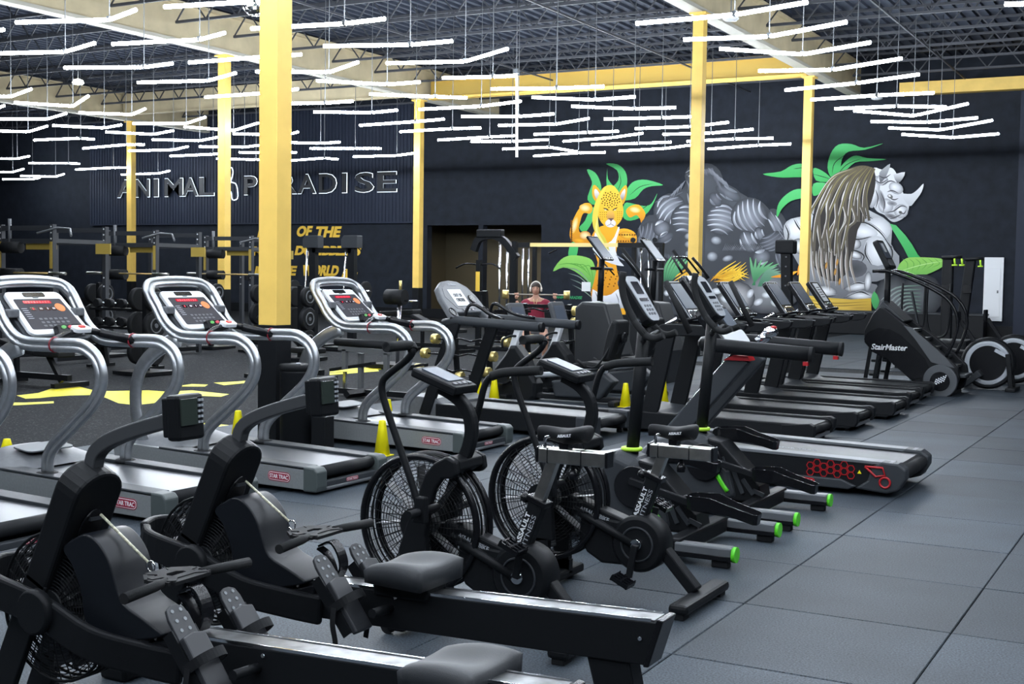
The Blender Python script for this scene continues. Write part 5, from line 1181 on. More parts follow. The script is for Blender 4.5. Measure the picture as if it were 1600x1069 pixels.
def bench(px, D, lb, incl=.6, rz=0):
    x, y, _ = at(px, D); t = thing('weight_bench', lb, 'bench', (x, y, 0), 'weight benches', rz)
    MB().tube([(-.6, 0, .12), (.6, 0, .12)], 1, 4, rect=(.08, .08)).box(-.65, -.57, -.3, .3, 0, .06).box(.57, .65, -.3, .3, 0, .06).build('frame', BLK, t)
    MB().tube([(-.45, 0, .06), (-.45, 0, .40)], 1, 4, rect=(.06, .06)).build('post', BLK, t); MB().tube([(.45, 0, .06), (.2, 0, .40)], 1, 4, rect=(.06, .06)).build('post', BLK, t)
    MB().box(.05, .55, -.15, .15, .40, .48).build('seat', RUB, t, bevel=.02)
    a = V(.02, 0, .44); b = a + V(-cos(incl), 0, sin(incl)) * .75; MB().tube([a, b], 1, 4, rect=(.28, .07)).build('backrest', RUB, t, bevel=.02)
for a in ((60, 17.5, 'black weight bench at far left in front of the leftmost power rack', .2), (455, 19, 'black weight bench behind the round bin', .7), (690, 26, 'black weight bench in front of the left dark opening', .4)): bench(*a)
x, y, _ = at(190, 20.5); t = thing('dumbbell_rack', 'three tier black dumbbell rack between the two left silver treadmill consoles', 'weight rack', (x, y, 0))
for s in (-.55, .55): MB().tube([(s, .2, 0), (s, 0, 1.05)], 1, 4, rect=(.07, .07)).box(s - .04, s + .04, -.2, .35, 0, .05).build('upright', BLK, t)
for z in (.38, .68, .98): MB().box(-.6, .6, -.12, .12, z - .04, z).build('shelf', BLK, t)
for r, z in enumerate((.38, .68, .98)):
    for k in range(4):
        d = thing('dumbbell', f'black dumbbell, {ord_[k]} from the left on the {("bottom", "middle", "top")[r]} rack shelf', 'dumbbell', (x - .42 + .28 * k, y, z + .075), 'rack dumbbells')
        MB().tube([(0, -.12, 0), (0, .12, 0)], .015, 8).build('handle', CHR, d)
        for s in (-1, 1): MB().disc((0, s * .11, 0), .072, .09, (0, 1, 0), 14, .008).build('head', RUB, d)
# plate-loaded machine with two tall towers, behind the third console
t = thing('smith_machine', 'black two tower lifting machine in front of the yellow wall lettering', 'smith machine', at(520, 26.5))
for s in (-.5, .5):
    MB().prism([(s - .20, 0), (s + .20, 0), (s + .20, 2.32), (s - .12, 2.32), (s - .20, 2.2)], -.05, .05, axis='y').build('tower', BLK, t, bevel=.01) if 0 else None
    MB().tube([(s, 0, 0), (s, 0, 2.2)], 1, 4, rect=(.12, .16)).build('tower', BLK, t); MB().prism([(s - .22, 2.10), (s + .18, 2.10), (s + .18, 2.36), (s - .16, 2.36), (s - .22, 2.28)], -.10, .10).build('tower_head', GRY, t, bevel=.01)
    MB().tube([(s - .26, -.05, .1), (s - .12, -.05, 2.2)], .02, 6).build('guide_rod', CHR, t); MB().box(s - .3, s + .3, -.6, .6, 0, .07).build('foot', BLK, t)
MB().box(-.5, .5, -.06, .06, 2.0, 2.10).build('top_beam', BLK, t); MB().tube([(-1.05, -.12, 1.22), (1.05, -.12, 1.22)], .018, 8).build('bar', CHR, t)
for s in (-1, 1): MB().disc((s * .92, -.12, 1.22), .2, .06, (1, 0, 0), 20, .01).build('loaded_plate', RUB, t)
# roller pad machine
t = thing('roller_bench', 'black leg machine with thick roller pad on a chrome post', 'exercise machine', at(622, 21.5))
MB().tube([(-.22, 0, 1.20), (.14, 0, 1.20)], .13, 16).build('roller_pad', RUB, t); MB().tube([(.0, 0, .06), (.04, 0, 1.1)], .035, 8).build('post', CHR, t); MB().box(-.4, .4, -.35, .35, 0, .07).build('base', BLK, t)
MB().tube([(.1, 0, 1.14), (.42, 0, 1.14)], .016, 6).build('peg', CHR, t); MB().tube([(.05, 0, 1.3), (.05, 0, 1.48)], .025, 6).build('gold_pin', GOLD, t); MB().tube([(-.5, .3, .9), (.2, .3, .95)], 1, 4, rect=(.3, .08)).build('seat_pad', RUB, t, bevel=.02)
# square-tube bench frame behind the third silver treadmill
Yf = 13.6; t = thing('bench_frame', 'low square tube steel frame with black pad behind the third silver treadmill', 'exercise machine', (PY(570, 600, Yf).x, Yf, 0))
def B3(x, y, dy=0): p = PY(x, y, Yf + dy); return V(p.x - t.location.x, dy, p.z)
g = mat('grey_steel_tube', (.10, .105, .11), .45)
bar(MB(), B3(530, 544), B3(611, 551), .06, .06).build('top_rail', g, t); bar(MB(), B3(539, 546), V(B3(539, 546).x, 0, .34), .06, .06).build('post', g, t); bar(MB(), B3(604, 552), V(B3(604, 552).x, 0, .04), .06, .06).build('post', g, t)
bar(MB(), V(B3(539, 590).x, 0, .30), V(B3(539, 590).x, 0, .04), .04, .04).build('post', CHR, t)
bar(MB(), B3(518, 578, .1), B3(584, 568, .1), .10, .04).build('plate_arm', BLK, t); bar(MB(), V(B3(557, 575).x, .1, .55), V(B3(557, 575).x, .1, .04), .06, .06).build('post', g, t)
bar(MB(), V(B3(530, 600).x, 0, .05), V(B3(640, 600).x, 0, .05), .08, .07).build('base_beam', BLK, t); bar(MB(), V(B3(570, 600).x, -.4, .05), V(B3(570, 600).x, .5, .05), .08, .07).build('base_beam', BLK, t)
MB().tube([B3(525, 534, .0), B3(608, 540, .0)], .055, 12).build('roller_pad', RUB, t); bar(MB(), B3(625, 578), B3(660, 570), .08, .03).build('side_plate', BLK, t)
# dark tall housings with tilted tablets on posts, behind the recumbent bikes
for px, lb in ((948, 'black climber with tilted tablet on a post before the painted big cat'), (1030, 'black climber with tilted tablet on a post left of the gorilla column')):
    x, y, _ = at(px, 18.3 if px < 1000 else 19.4); t = thing('climber_machine', lb, 'exercise machine', (x, y, 0), 'climbers with tablets on posts')
    MB().prism([(-.38, 0), (.25, 0), (.34, .5), (.10, 1.22), (-.28, 1.24), (-.38, 1.16)], -.26, .26, inset=.03).build('housing', mat('dim_grey', (.018, .020, .023), .5), t, bevel=.02)
    MB().tube([(-.10, 0, 1.25), (-.08, 0, 1.86)], .045, 10).build('post', BLK, t)
    xd = V(0, 1, 0); up = V(-.30, 0, .36).normalized(); c = V(-.10, 0, 2.02)
    cs = plate(rect_pts(0, 0, .36, .44, .02), c, xd, up, -.03, 0).build('tablet', BLKG, t, bevel=.006); plate(rect_pts(0, .01, .31, .36, .01), c, xd, up, 0, .004).build('screen', SCB, cs)
    MB().tube([(-.08, -.35, 1.72), (-.08, .35, 1.72)], .022, 8).build('cross_handle', BLK, t)
    MB().tube([(.10, .30, 2.02), (.42, .32, 1.62), (.60, .30, 1.2)], .028, 8).build('side_handle', GRIP, t)
x, y, _ = at(1230, 20.0); t = thing('machine_tower', 'black perforated machine tower with padded head left of the rhino column', 'exercise machine', (x, y, 0))
MB().tube([(.06, 0, 0), (-.02, 0, 2.05)], 1, 4, rect=(.14, .16)).build('tower', BLK, t, bevel=.01); MB().box(-.18, .12, -.12, .12, 2.0, 2.22).build('padded_head', RUB, t, bevel=.03); MB().box(-.4, .4, -.4, .4, 0, .06).build('base', BLK, t)
for z in (1.5, 1.65, 1.8, 1.95): MB().disc((-.0, -.09, z), .012, .02, (0, 1, 0), 8).build('hole', GRM, t)
x, y, _ = at(1450, 23.0); t = thing('step_machine', 'black machine with U shaped tube handles behind the stair climber', 'exercise machine', (x, y, 0))
for dx in (-.42, .02):
    MB().tube(spline([(dx, -.1, 1.55), (dx, -.1, .9), (dx + .10, -.1, .62), (dx + .28, -.1, .60), (dx + .38, -.1, .8), (dx + .40, -.1, 1.55)], 4), .022, 8).build('u_handle', BLK, t)
MB().box(-.55, .75, -.25, .35, .05, .55).build('housing', BLK, t, bevel=.05); MB().tube([(-.1, .1, .5), (-.3, .1, 1.4)], 1, 4, rect=(.10, .03)).build('screen_post', GRY, t); MB().box(-.5, .7, -.2, .3, 0, .06).build('base', BLK, t)
# low storage cabinet along the back wall
t = thing('storage_bench', 'long low black cabinet along the back wall under the mural at right', 'cabinet', (-9, YW - .95, 0)); MB().box(-1.2, 3.6, 0, .6, 0, .62).build('body', BLK, t, bevel=.01); MB().box(-1.25, 3.65, -.03, .6, .62, .67).build('top', GRY, t)
# ================================================================== the woman with the barbell
def chain(name, pts, radii, m, parent, sub=2, extra=None):
    # pts joined edge by edge (extra: list of (i, j) edges); skin modifier grows one surface
    me = bpy.data.meshes.new(name); ed = extra or [(i, i + 1) for i in range(len(pts) - 1)]
    me.from_pydata([tuple(p) for p in pts], ed, []); o = bpy.data.objects.new(name, me); COL.objects.link(o); o.parent = parent
    sk = o.modifiers.new('skin', 'SKIN'); sk.use_smooth_shade = True
    for v, r in zip(me.skin_vertices[0].data, radii): v.radius = r if isinstance(r, tuple) else (r, r)
    me.skin_vertices[0].data[0].use_root = True
    s = o.modifiers.new('sub', 'SUBSURF'); s.levels = sub; s.render_levels = sub
    me.materials.append(m); return o
px_, py_, _ = at(838, 23.3)
W0 = thing('person', 'woman in a maroon shirt and pale headphones holding a barbell across her shoulders', 'person', (px_, py_, 0), rz=radians(24))
SK = mat('skin', (.50, .27, .19), .55); SH = mat('maroon_shirt', (.23, .012, .035), .75); SHO = mat('grey_shorts', (.12, .12, .13), .8); HR = mat('dark_hair', (.03, .018, .012), .6); SN = mat('shoe_white', (.5, .5, .5), .6)
# local frame: faces -y
DZ = V(0, 0, -.21)
P = {'pelvis': V(0, .10, .86), 'belly': V(0, .05, 1.02), 'chest': V(0, -.01, 1.22), 'neckb': V(0, -.03, 1.36), 'neck': V(0, -.05, 1.42), 'head': V(0, -.07, 1.50)}
P = {k: v + DZ for k, v in P.items()}
pts = [P['pelvis'], P['belly'], P['chest'], P['neckb'], P['neck'], P['head']]; rad = [(.15, .11), (.125, .095), (.145, .10), (.09, .07), (.05, .05), (.055, .055)]; ed = [(0, 1), (1, 2), (2, 3), (3, 4), (4, 5)]
for s in (-1, 1):
    n = len(pts); pts += [V(s * .12, .09, .61), V(s * .20, -.22, .45), V(s * .17, -.04, .11), V(s * .175, -.12, .05)]; rad += [(.105, .105), (.062, .065), (.042, .045), (.035, .03)]
    ed += [(0, n), (n, n + 1), (n + 1, n + 2), (n + 2, n + 3)]
    n = len(pts); pts += [V(s * .17, -.01, 1.11), V(s * .31, .03, .92), V(s * .35, -.05, 1.13)]; rad += [(.06, .06), (.042, .042), (.028, .028)]
    ed += [(3, n), (n, n + 1), (n + 1, n + 2)]
chain('body', pts, rad, SK, W0, 2, ed)
chain('shirt', [V(0, .09, .64), V(0, .05, .81), V(0, -.01, 1.01), V(0, -.025, 1.145), V(-.17, -.005, 1.12), V(-.275, .02, .97), V(.17, -.005, 1.12), V(.275, .02, .97)], [(.19, .15), (.18, .14), (.195, .145), (.135, .105), (.10, .09), (.085, .08), (.10, .09), (.085, .08)], SH, W0, 2, [(0, 1), (1, 2), (2, 3), (3, 4), (4, 5), (3, 6), (6, 7)])
chain('shorts', [V(0, .10, .66), V(-.12, .09, .61), V(-.17, -.08, .53), V(.12, .09, .61), V(.17, -.08, .53)], [(.17, .135), (.13, .13), (.10, .10), (.13, .13), (.10, .10)], SHO, W0, 2, [(0, 1), (1, 2), (0, 3), (3, 4)])
hd = MB().sphere((0, -.075, 1.345), (.078, .092, .112), 20, 14).build('head', SK, W0)
MB().sphere((0, -.062, 1.398), (.087, .098, .078), 18, 12).sphere((-.062, -.07, 1.34), (.028, .055, .075), 10, 8).sphere((.062, -.07, 1.34), (.028, .055, .075), 10, 8).sphere((0, .05, 1.33), (.05, .05, .07), 10, 8).build('hair', HR, hd)
MB().sphere((0, -.170, 1.335), (.012, .016, .022), 8, 6).build('nose', SK, hd)
for s in (-1, 1):
    MB().sphere((s * .030, -.155, 1.358), (.013, .008, .008), 8, 6).build('eye', HR, hd); MB().sphere((s * .080, -.07, 1.335), (.012, .02, .028), 8, 6).build('ear', SK, hd); MB().box(s * .03 - .018, s * .03 + .018, -.168, -.160, 1.374, 1.380).build('eyebrow', HR, hd)
    MB().disc((s * .098, -.07, 1.34), .042, .035, (1, 0, 0), 16, .008).build('headphone_cup', mat('cream_plastic', (.75, .68, .60), .4), W0)
    e = V(s * .355, -.06, 1.16); 
    chain('hand', [e, e + V(0, -.03, .035), e + V(0, -.045, .07)], [.026, .036, .030], SK, W0, 1)
    for k in range(4): chain('finger', [e + V(s * (-.03 + .02 * k), -.06, .075), e + V(s * (-.03 + .02 * k), -.045, .105), e + V(s * (-.03 + .02 * k), -.005, .112 - .003 * k), e + V(s * (-.03 + .02 * k), .02, .085)], [.009, .009, .008, .007], SK, W0, 1)
    chain('thumb', [e + V(-s * .02, -.04, .04), e + V(-s * .035, -.01, .045), e + V(-s * .03, .025, .06)], [.012, .010, .008], SK, W0, 1)
    MB().prism([(-.21, 0), (-.20, .04), (-.10, .075), (-.02, .11), (.03, .11), (.04, 0)], s * .165 - .042, s * .165 + .042, axis='x').build('shoe', SN, W0, bevel=.02)
MB().sphere((0, -.160, 1.293), (.022, .008, .006), 10, 6).build('mouth', mat('lips', (.35, .10, .09), .5), hd)
MB().tube([V(.100 * cos(a), -.06, 1.355 + .130 * sin(a)) for a in [pi * k / 12 for k in range(13)]], .012, 8).build('headphone_band', mat('cream_plastic', (.75, .68, .60), .4), W0)
MB().tube(spline([(-.035, -.13, 1.17), (-.02, -.172, 1.09), (0, -.180, 1.05), (.02, -.172, 1.09), (.035, -.13, 1.17)], 3), .003, 5).build('necklace', GOLD, W0)
rz_ = Matrix.Rotation(radians(24), 3, 'Z'); mid = V(px_, py_, 0) + rz_ @ V(0, .045, 1.24) ; dd = rz_ @ V(1, 0, 0)
gold_bar(mid - dd * .62, mid + dd * .62, 'gold ended barbell lying across the shoulders of the squatting woman', 'gold ended fixed barbells', False)
# ================================================================== writing and painting on the walls
# neon channel-letter sign on the corrugated fascia
sg = thing('neon_sign', 'black letter sign with white outline tubing, two words split by an emblem', 'sign', (-32, 37.83, 4.8))
NEO = mat('white_outline_tube', (.80, .90, 1.0), .3, emit=1.2); LB = mat('matt_black_letter', (.012, .014, .018), .5)
def sx(x): return PY(x, 290, 37.82).x + 32
SG = [('A', 186, 212), ('N', 215, 236), ('I', 243, 250), ('M', 260, 288), ('A', 288, 312), ('L', 314, 337), ('P', 384, 404), ('A', 408, 432), ('R', 440, 466), ('A', 468, 496), ('D', 501, 528), ('I', 537, 544), ('S', 557, 586), ('E', 592, 622)]
for ch, a, b in SG:
    x0, x1 = sx(a), sx(b)
    L = text('letter', ch, (x0, 0, -.34), (1, 0, 0), (0, 0, 1), .70, LB, sg, width=x1 - x0, bold=.015, extr=.10, lift=.02)
    text('outline', ch, (x0 - .02, -.07, -.36), (1, 0, 0), (0, 0, 1), .74, NEO, L, width=x1 - x0 + .04, outline=.019, lift=.02)
em = MB()
ol = [(359, 264), (362, 262), (364, 268), (363, 276), (361, 284), (368, 287), (371, 296), (371, 310), (363, 312), (361, 300), (355, 306), (346, 296), (342, 284), (350, 288), (356, 280), (356, 270)]
pp = [PY(x, y, 37.80) - V(-32, 37.83, 4.8) for x, y in ol]
MB().tube(spline(pp, 3, True), .022, 6, closed=True).build('emblem_outline', NEO, sg); MB().tube([pp[0] + V(0, 0, 0), pp[4], pp[10]], .012, 5).build('emblem_line', NEO, sg)
# yellow wall lettering
yl = thing('wall_lettering', 'yellow brush lettering of three slanted lines painted on the black wall below the sign', 'lettering', (-30, YW, 0))
for s, a, b, yt, yb, w_ in (('HOME', 403, 452, 355, 371, 0), ('OF', 463, 486, 353, 370, 0), ('THE', 492, 531, 354, 371, 0), ('MOST', 395, 450, 385, 400, 0), ('DUMBBELLS', 461, 563, 384, 399, 0), ('IN', 398, 412, 416, 430, 0), ('THE', 420, 462, 415, 430, 0), ('WORLD', 471, 528, 414, 431, 0)):
    p0, p1 = PY(a, yb, YW), PY(b, yb, YW); zt = PY(a, yt, YW).z
    text('word', s, (p0.x + 30, -.03, p0.z), (1, 0, 0), (0, 0, 1), zt - p0.z, YTX, yl, width=p1.x - p0.x, shear=.28, bold=.05)
q = [PY(x, y, YW - .004) - V(-30, YW, 0) for x, y in ((538, 420), (545, 421), (543, 427), (538, 440), (546, 443), (556, 436), (559, 426), (552, 422), (553, 433), (548, 439), (540, 446), (530, 444))]
q = [(p.x, p.z) for p in q]; MB().prism([q[i] for i in (0, 1, 7, 6, 5, 4, 10, 11)], -.006, -.002).build('flourish', YTX, yl)
gl = MB
p0 = PY(866, 467, YW); text_o = text('wall_hashtag', '#ANIMALPARADISE', (p0.x, YW - .004, p0.z), (1, 0, 0), (0, 0, 1), .11, mat('green_wall_paint', (.02, .30, .10), .6), None, width=PY(909, 467, YW).x - p0.x, shear=.2, bold=.02)
tag(text_o, 'small green hashtag lettering on the wall below the leaf of the mural', 'lettering')
a, b = PY(909, 455, YW), PY(923, 441, YW); tag(MB().box(a.x, b.x, YW - .012, YW - .001, a.z, b.z).build('wall_notice', WHT), 'small white square notice on the wall beside the big cat of the mural', 'notice')
# ------------------------------------------------------------------ mural: layers of flat paint with its own brushed tones
MU = thing('wall_mural', 'painted mural of a spotted big cat, a grey gorilla and a rhino with dreadlocks', 'mural', (-13, YW, 0))
LV = [0]
class Paint:
    def __init__(s, name): s.n = name; s.v = []; s.f = []; s.c = []
    def pt(s, x, y): p = PY(x, y, YW - .004 - .0001 * LV[0]); return (p.x + 13, p.y - YW, p.z)
    def poly(s, pts, c, c2=None, smooth=0):
        LV[0] += 1
        if smooth: pts = [(p.x, p.y) for p in spline([(x, y, 0) for x, y in pts], smooth, True)]
        n = len(s.v); k = len(pts); ys = [p[1] for p in pts]; lo, hi = min(ys), max(ys)
        for x, y in pts:
            s.v.append(s.pt(x, y)); u = (y - lo) / (hi - lo + 1e-6); s.c.append(tuple(c[i] * (1 - u) + (c2 or c)[i] * u for i in range(3)))
        s.f.append(tuple(range(n, n + k))); return s
    def blob(s, x, y, rx, ry, an, ci, ce, n=14, off=(0, 0)):
        # soft brushed patch: ci in the middle, ce at the edge
        LV[0] += 1; a = radians(an); m = len(s.v)
        s.v.append(s.pt(x + off[0] * rx, y + off[1] * ry)); s.c.append(ci)
        for q, w_ in ((.55, .45), (1, 1)):
            for k in range(n):
                t_ = 2 * pi * k / n; u, v_ = rx * q * cos(t_), ry * q * sin(t_)
                ox, oy = off[0] * rx * (1 - q), off[1] * ry * (1 - q)
                s.v.append(s.pt(x + ox + u * cos(a) - v_ * sin(a), y + oy + u * sin(a) + v_ * cos(a))); s.c.append(tuple(ci[i] * (1 - w_) + ce[i] * w_ for i in range(3)))
        for k in range(n):
            l = (k + 1) % n; s.f.append((m, m + 1 + k, m + 1 + l)); s.f.append((m + 1 + k, m + 1 + n + k, m + 1 + n + l, m + 1 + l))
        return s
    def stroke(s, pts, w_, c, c2=None, taper=True, k=4):
        LV[0] += 1; pts = spline([(x, y, 0) for x, y in pts], k); n = len(pts); m = len(s.v)
        for i, p in enumerate(pts):
            d = (pts[min(i + 1, n - 1)] - pts[max(i - 1, 0)]).normalized(); h = w_ / 2 * (sin(pi * (i + .15) / (n - .7)) ** .7 if taper else 1)
            u = i / (n - 1); cc = tuple(c[j] * (1 - u) + (c2 or c)[j] * u for j in range(3))
            s.v += [s.pt(p.x - d.y * h, p.y + d.x * h), s.pt(p.x + d.y * h, p.y - d.x * h)]; s.c += [cc, cc]
        for i in range(n - 1): s.f.append((m + 2 * i, m + 2 * i + 1, m + 2 * i + 3, m + 2 * i + 2))
        return s
    def done(s):
        mb = MB(); mb.v = s.v; mb.f = s.f; mb.s = [False] * len(s.f); mb.c = s.c; return mb.build(s.n, PAINT, MU)
G1, G2 = (.05, .40, .10), (.09, .50, .16); BK = (.017, .019, .024)
K0, K1, K2, K3 = (.035, .038, .045), (.10, .11, .13), (.30, .32, .36), (.72, .75, .80)
OR1, OR2, YW1, CRM = (.62, .24, .01), (.85, .42, .02), (.85, .58, .06), (.92, .80, .45)
# green leaves behind the cat
L = Paint('cat_leaves')
for p in ([(917, 265), (930, 270), (938, 285), (939, 300), (930, 320), (918, 312), (922, 296), (925, 284)], [(947, 256), (965, 257), (977, 268), (980, 285), (974, 300), (958, 306), (954, 296), (966, 282), (964, 266)], [(949, 263), (950, 280), (962, 296), (958, 306), (948, 292)],
          [(1036, 289), (1010, 281), (992, 283), (982, 292), (972, 312), (992, 310), (1005, 296), (1018, 291)], [(1027, 302), (1018, 318), (1006, 322), (988, 318), (976, 318), (973, 338), (985, 345), (1008, 336), (1020, 320)],
          [(923, 325), (932, 330), (916, 362), (905, 356), (914, 345)], [(892, 380), (903, 380), (900, 402), (888, 402)]): L.poly(p, G2, G1, 3)
for p in ([(964, 300), (970, 285), (968, 270)], [(984, 305), (1000, 292), (1020, 287)], [(985, 330), (1004, 326), (1018, 315)], [(930, 305), (934, 290)]): L.stroke(p, 1.0, BK)
L.poly([(864, 424), (876, 406), (893, 399), (916, 402), (927, 410), (932, 432), (928, 455), (918, 440), (898, 424), (880, 418)], (.28, .62, .12), (.08, .30, .06), 3)
for k in range(5): L.stroke([(872 + 9 * k, 414 - 3 * k + k * k), (890 + 8 * k, 412 + k), (915 + 3 * k, 420 + 5 * k)], 1.3, (.10, .34, .05))
for k in range(4): L.stroke([(885 + 3 * k, 418 + k * 9), (905 + 2 * k, 424 + k * 10), (926, 448 + 6 * k)], 1.6, (.10, .13, .13), (.25, .35, .28))
L.poly([(912, 481), (922, 487), (926, 499), (914, 499)], (.25, .55, .12), (.1, .3, .08)); L.done()
C = Paint('big_cat')
# arms
C.poly([(905, 326), (912, 318), (922, 318), (926, 326), (922, 334), (912, 333), (907, 345), (905, 362), (922, 370), (928, 362), (935, 358), (942, 376), (930, 384), (910, 382), (896, 378), (890, 368), (893, 350), (899, 336)], OR2, OR1, 3)
C.blob(914, 325, 9, 6, 10, CRM, OR2); C.blob(898, 352, 4.5, 14, 15, CRM, OR2); C.blob(914, 368, 9, 7, 0, CRM, OR1); C.blob(905, 376, 10, 4, 10, OR2, OR1)
C.poly([(978, 330), (985, 322), (998, 320), (1007, 330), (1008, 338), (1002, 348), (1000, 342), (994, 336), (984, 340)], OR2, OR1, 3); C.blob(992, 328, 9, 5, 10, CRM, OR2)
C.poly([(962, 362), (975, 357), (990, 362), (995, 372), (992, 385), (980, 384), (968, 386), (960, 376)], OR2, OR1, 3); C.blob(980, 368, 12, 6, 10, YW1, OR1)
# torso, vest, shorts
C.poly([(932, 360), (945, 352), (962, 352), (968, 362), (964, 386), (962, 410), (968, 440), (972, 465), (925, 470), (928, 440), (934, 410), (928, 390)], OR2, OR1, 2)
C.poly([(930, 362), (934, 360), (938, 372), (950, 380), (960, 370), (966, 355), (968, 358), (963, 375), (962, 392), (968, 408), (975, 416), (955, 412), (935, 402), (926, 390)], (.80, .80, .82), (.60, .61, .66), 2)
C.stroke([(948, 382), (949, 395)], 1.6, (.2, .2, .25)); C.stroke([(962, 398), (970, 404), (978, 408)], 2, (.25, .27, .32)); C.blob(942, 390, 6, 6, 0, (.92, .92, .94), (.7, .7, .74))
for k in range(26):
    x, y = 932 + (k * 37 % 34), 418 + (k * 53 % 32); C.blob(x, y, 1.6, 1.2, k * 30, (.05, .02, .0), (.35, .13, .0), 6)
C.poly([(926, 452), (940, 462), (955, 460), (972, 450), (978, 482), (952, 480), (940, 468), (934, 482), (926, 480)], (.85, .85, .88), (.42, .44, .50), 2)
for a, b in ((930, 456), (934, 462), (962, 458), (968, 456), (973, 460)): C.stroke([(a, b), (a + 4, b + 10), (a + 5, b + 20)], 1.6, (.05, .06, .08), (.4, .42, .46))
C.poly([(927, 481), (936, 482), (937, 510), (928, 510)], OR2, OR1); C.poly([(955, 481), (978, 482), (976, 510), (958, 510)], OR2, OR1)
# ears, head, mane
for s, pts in ((-1, [(926, 308), (926, 292), (931, 290), (941, 304), (936, 318)]), (1, [(966, 305), (976, 290), (980, 294), (978, 310), (972, 320)])):
    C.poly(pts, (.80, .44, .03), (.6, .3, .02), 3)
C.poly([(929, 305), (929, 296), (933, 297), (938, 306), (935, 314)], (.85, .80, .78), (.25, .2, .2), 2); C.poly([(969, 306), (976, 295), (977, 302), (973, 313)], (.85, .80, .78), (.25, .2, .2), 2)
C.poly([(938, 300), (946, 291), (958, 290), (966, 300), (972, 316), (974, 334), (968, 348), (958, 356), (950, 356), (940, 348), (934, 334), (934, 315)], YW1, OR2, 3)
C.stroke([(947, 292), (938, 306), (932, 325), (930, 345), (934, 362), (944, 375), (952, 392)], 9, (.85, .65, .08), (.55, .48, .06)); C.stroke([(934, 340), (932, 360), (942, 380), (950, 392)], 4, (.75, .68, .20)); C.stroke([(958, 292), (964, 300), (966, 308)], 5, YW1)
for k in range(44):
    a, r = k * 2.4, (k / 44) ** .5; x, y = 954 + 15 * r * cos(a), 312 + 13 * r * sin(a)
    C.blob(x, y, 1.3, 1.1, k * 40, (.02, .01, 0), (.2, .09, 0), 6)
for k in range(14): C.blob(938 + (k % 4) * 3.2, 332 + (k // 4) * 3.5, .9, .7, 0, (.06, .03, 0), (.4, .2, 0), 6); C.blob(965 + (k % 3) * 3, 331 + (k // 3) * 3, .9, .7, 0, (.06, .03, 0), (.4, .2, 0), 6)
C.stroke([(942, 325), (948, 327), (951, 329)], 2.2, (.05, .02, .0)); C.stroke([(965, 324), (960, 327), (957, 329)], 2.2, (.05, .02, .0)); C.blob(946, 328, 2.2, 1.1, 10, (.9, .9, .6), (.3, .3, .1)); C.blob(961, 328, 2.2, 1.1, -10, (.9, .9, .6), (.3, .3, .1))
C.poly([(950, 330), (958, 330), (960, 341), (954, 345), (948, 341)], (.85, .46, .08), (.45, .22, .06), 2); C.blob(954, 349, 8.5, 6.5, 0, (.92, .90, .90), (.65, .6, .6)); C.poly([(950, 341), (959, 341), (955, 346)], (.15, .08, .07)); C.stroke([(954, 345), (954, 350), (948, 353)], 1, (.1, .06, .05)); C.stroke([(954, 350), (960, 353)], 1, (.1, .06, .05))
for k in range(40):
    x, y = [(893 + (k * 7 % 14), 345 + k % 33), (965 + (k * 11 % 28), 362 + (k * 5 % 20))][k % 2]
    if k % 2 == 0 and not (892 < x - (y - 345) * -.05 < 908): continue
    C.blob(x, y, 1.7, 1.2, k * 35, (.03, .012, 0), (.25, .09, .0), 6)
C.done()
# gorilla
def muscle(P, x, y, rx, ry, an, n, hi, mid, dk, bend=.5, ln=.95):
    P.blob(x, y, rx * 1.06, ry * 1.08, an, tuple(c * .6 for c in dk), dk, 18); P.blob(x, y, rx, ry, an, mid, dk, 18)
    a = radians(an); n = max(2, int(n * .75 + .5))
    for k in range(n):
        v = -.80 + 1.6 * k / max(1, n - 1) if n > 1 else 0; h = (1 - v * v) ** .5 * ln; pts = []
        for u in (-1, -.5, 0, .5, 1):
            uu, vv = u * h * rx, (v + bend * (1 - u * u) * .35 - bend * .17) * ry
            pts.append((x + uu * cos(a) - vv * sin(a), y + uu * sin(a) + vv * cos(a)))
        w_ = max(.9, ry * 1.5 / max(n, 2) * (.60 + .12 * sin(k * 2.7 + x)))
        P.stroke(pts, w_, mid, mid); P.stroke([(p[0] * .96 + x * .04, p[1] * .96 + y * .04) for p in pts[0:4]], w_ * .62, hi, mid)
def hair(P, x, y, dx, dy, n, sp, L_, c, c2, w_=1.1):
    for k in range(n):
        u = k / n; j = (k * 7919 % 13 - 6) / 6
        P.stroke([(x + dx * u + j, y + dy * u), (x + dx * u + sp[0] * .5 + j * 2, y + dy * u + sp[1] * .5), (x + dx * u + sp[0] + j * 3, y + dy * u + sp[1] + j * 2)], w_, c, c2)
Gp = Paint('gorilla')
D0 = (.040, .045, .054); M1 = (.12, .13, .155); M2 = (.22, .235, .27); H1 = (.58, .62, .68)
Gp.poly([(1075, 262), (1088, 251), (1102, 255), (1113, 262), (1120, 275), (1137, 288), (1150, 295), (1165, 308), (1185, 312), (1200, 325), (1207, 336), (1218, 350), (1228, 375), (1232, 400), (1225, 430), (1228, 470), (1170, 492), (1060, 492), (1000, 485), (994, 440), (995, 400), (994, 380), (1000, 360), (1010, 342), (1022, 335), (1024, 322), (1034, 310), (1052, 304), (1066, 296), (1072, 285), (1070, 275)], D0, D0, 2)
for a_ in ((1104, 285, 26, 30, 0), (1060, 310, 24, 12, -25), (1150, 318, 34, 18, 25), (1215, 350, 14, 26, -25), (1012, 365, 16, 30, 15), (1100, 385, 40, 30, 0)): Gp.blob(*a_, (.060, .067, .080), D0, 20)
muscle(Gp, 1046, 326, 25, 21, -38, 7, H1, M2, D0, -.9); muscle(Gp, 1071, 343, 22, 23, 8, 7, H1, M1, D0, -.5); muscle(Gp, 1128, 343, 25, 24, 12, 8, H1, M2, D0, -.6)
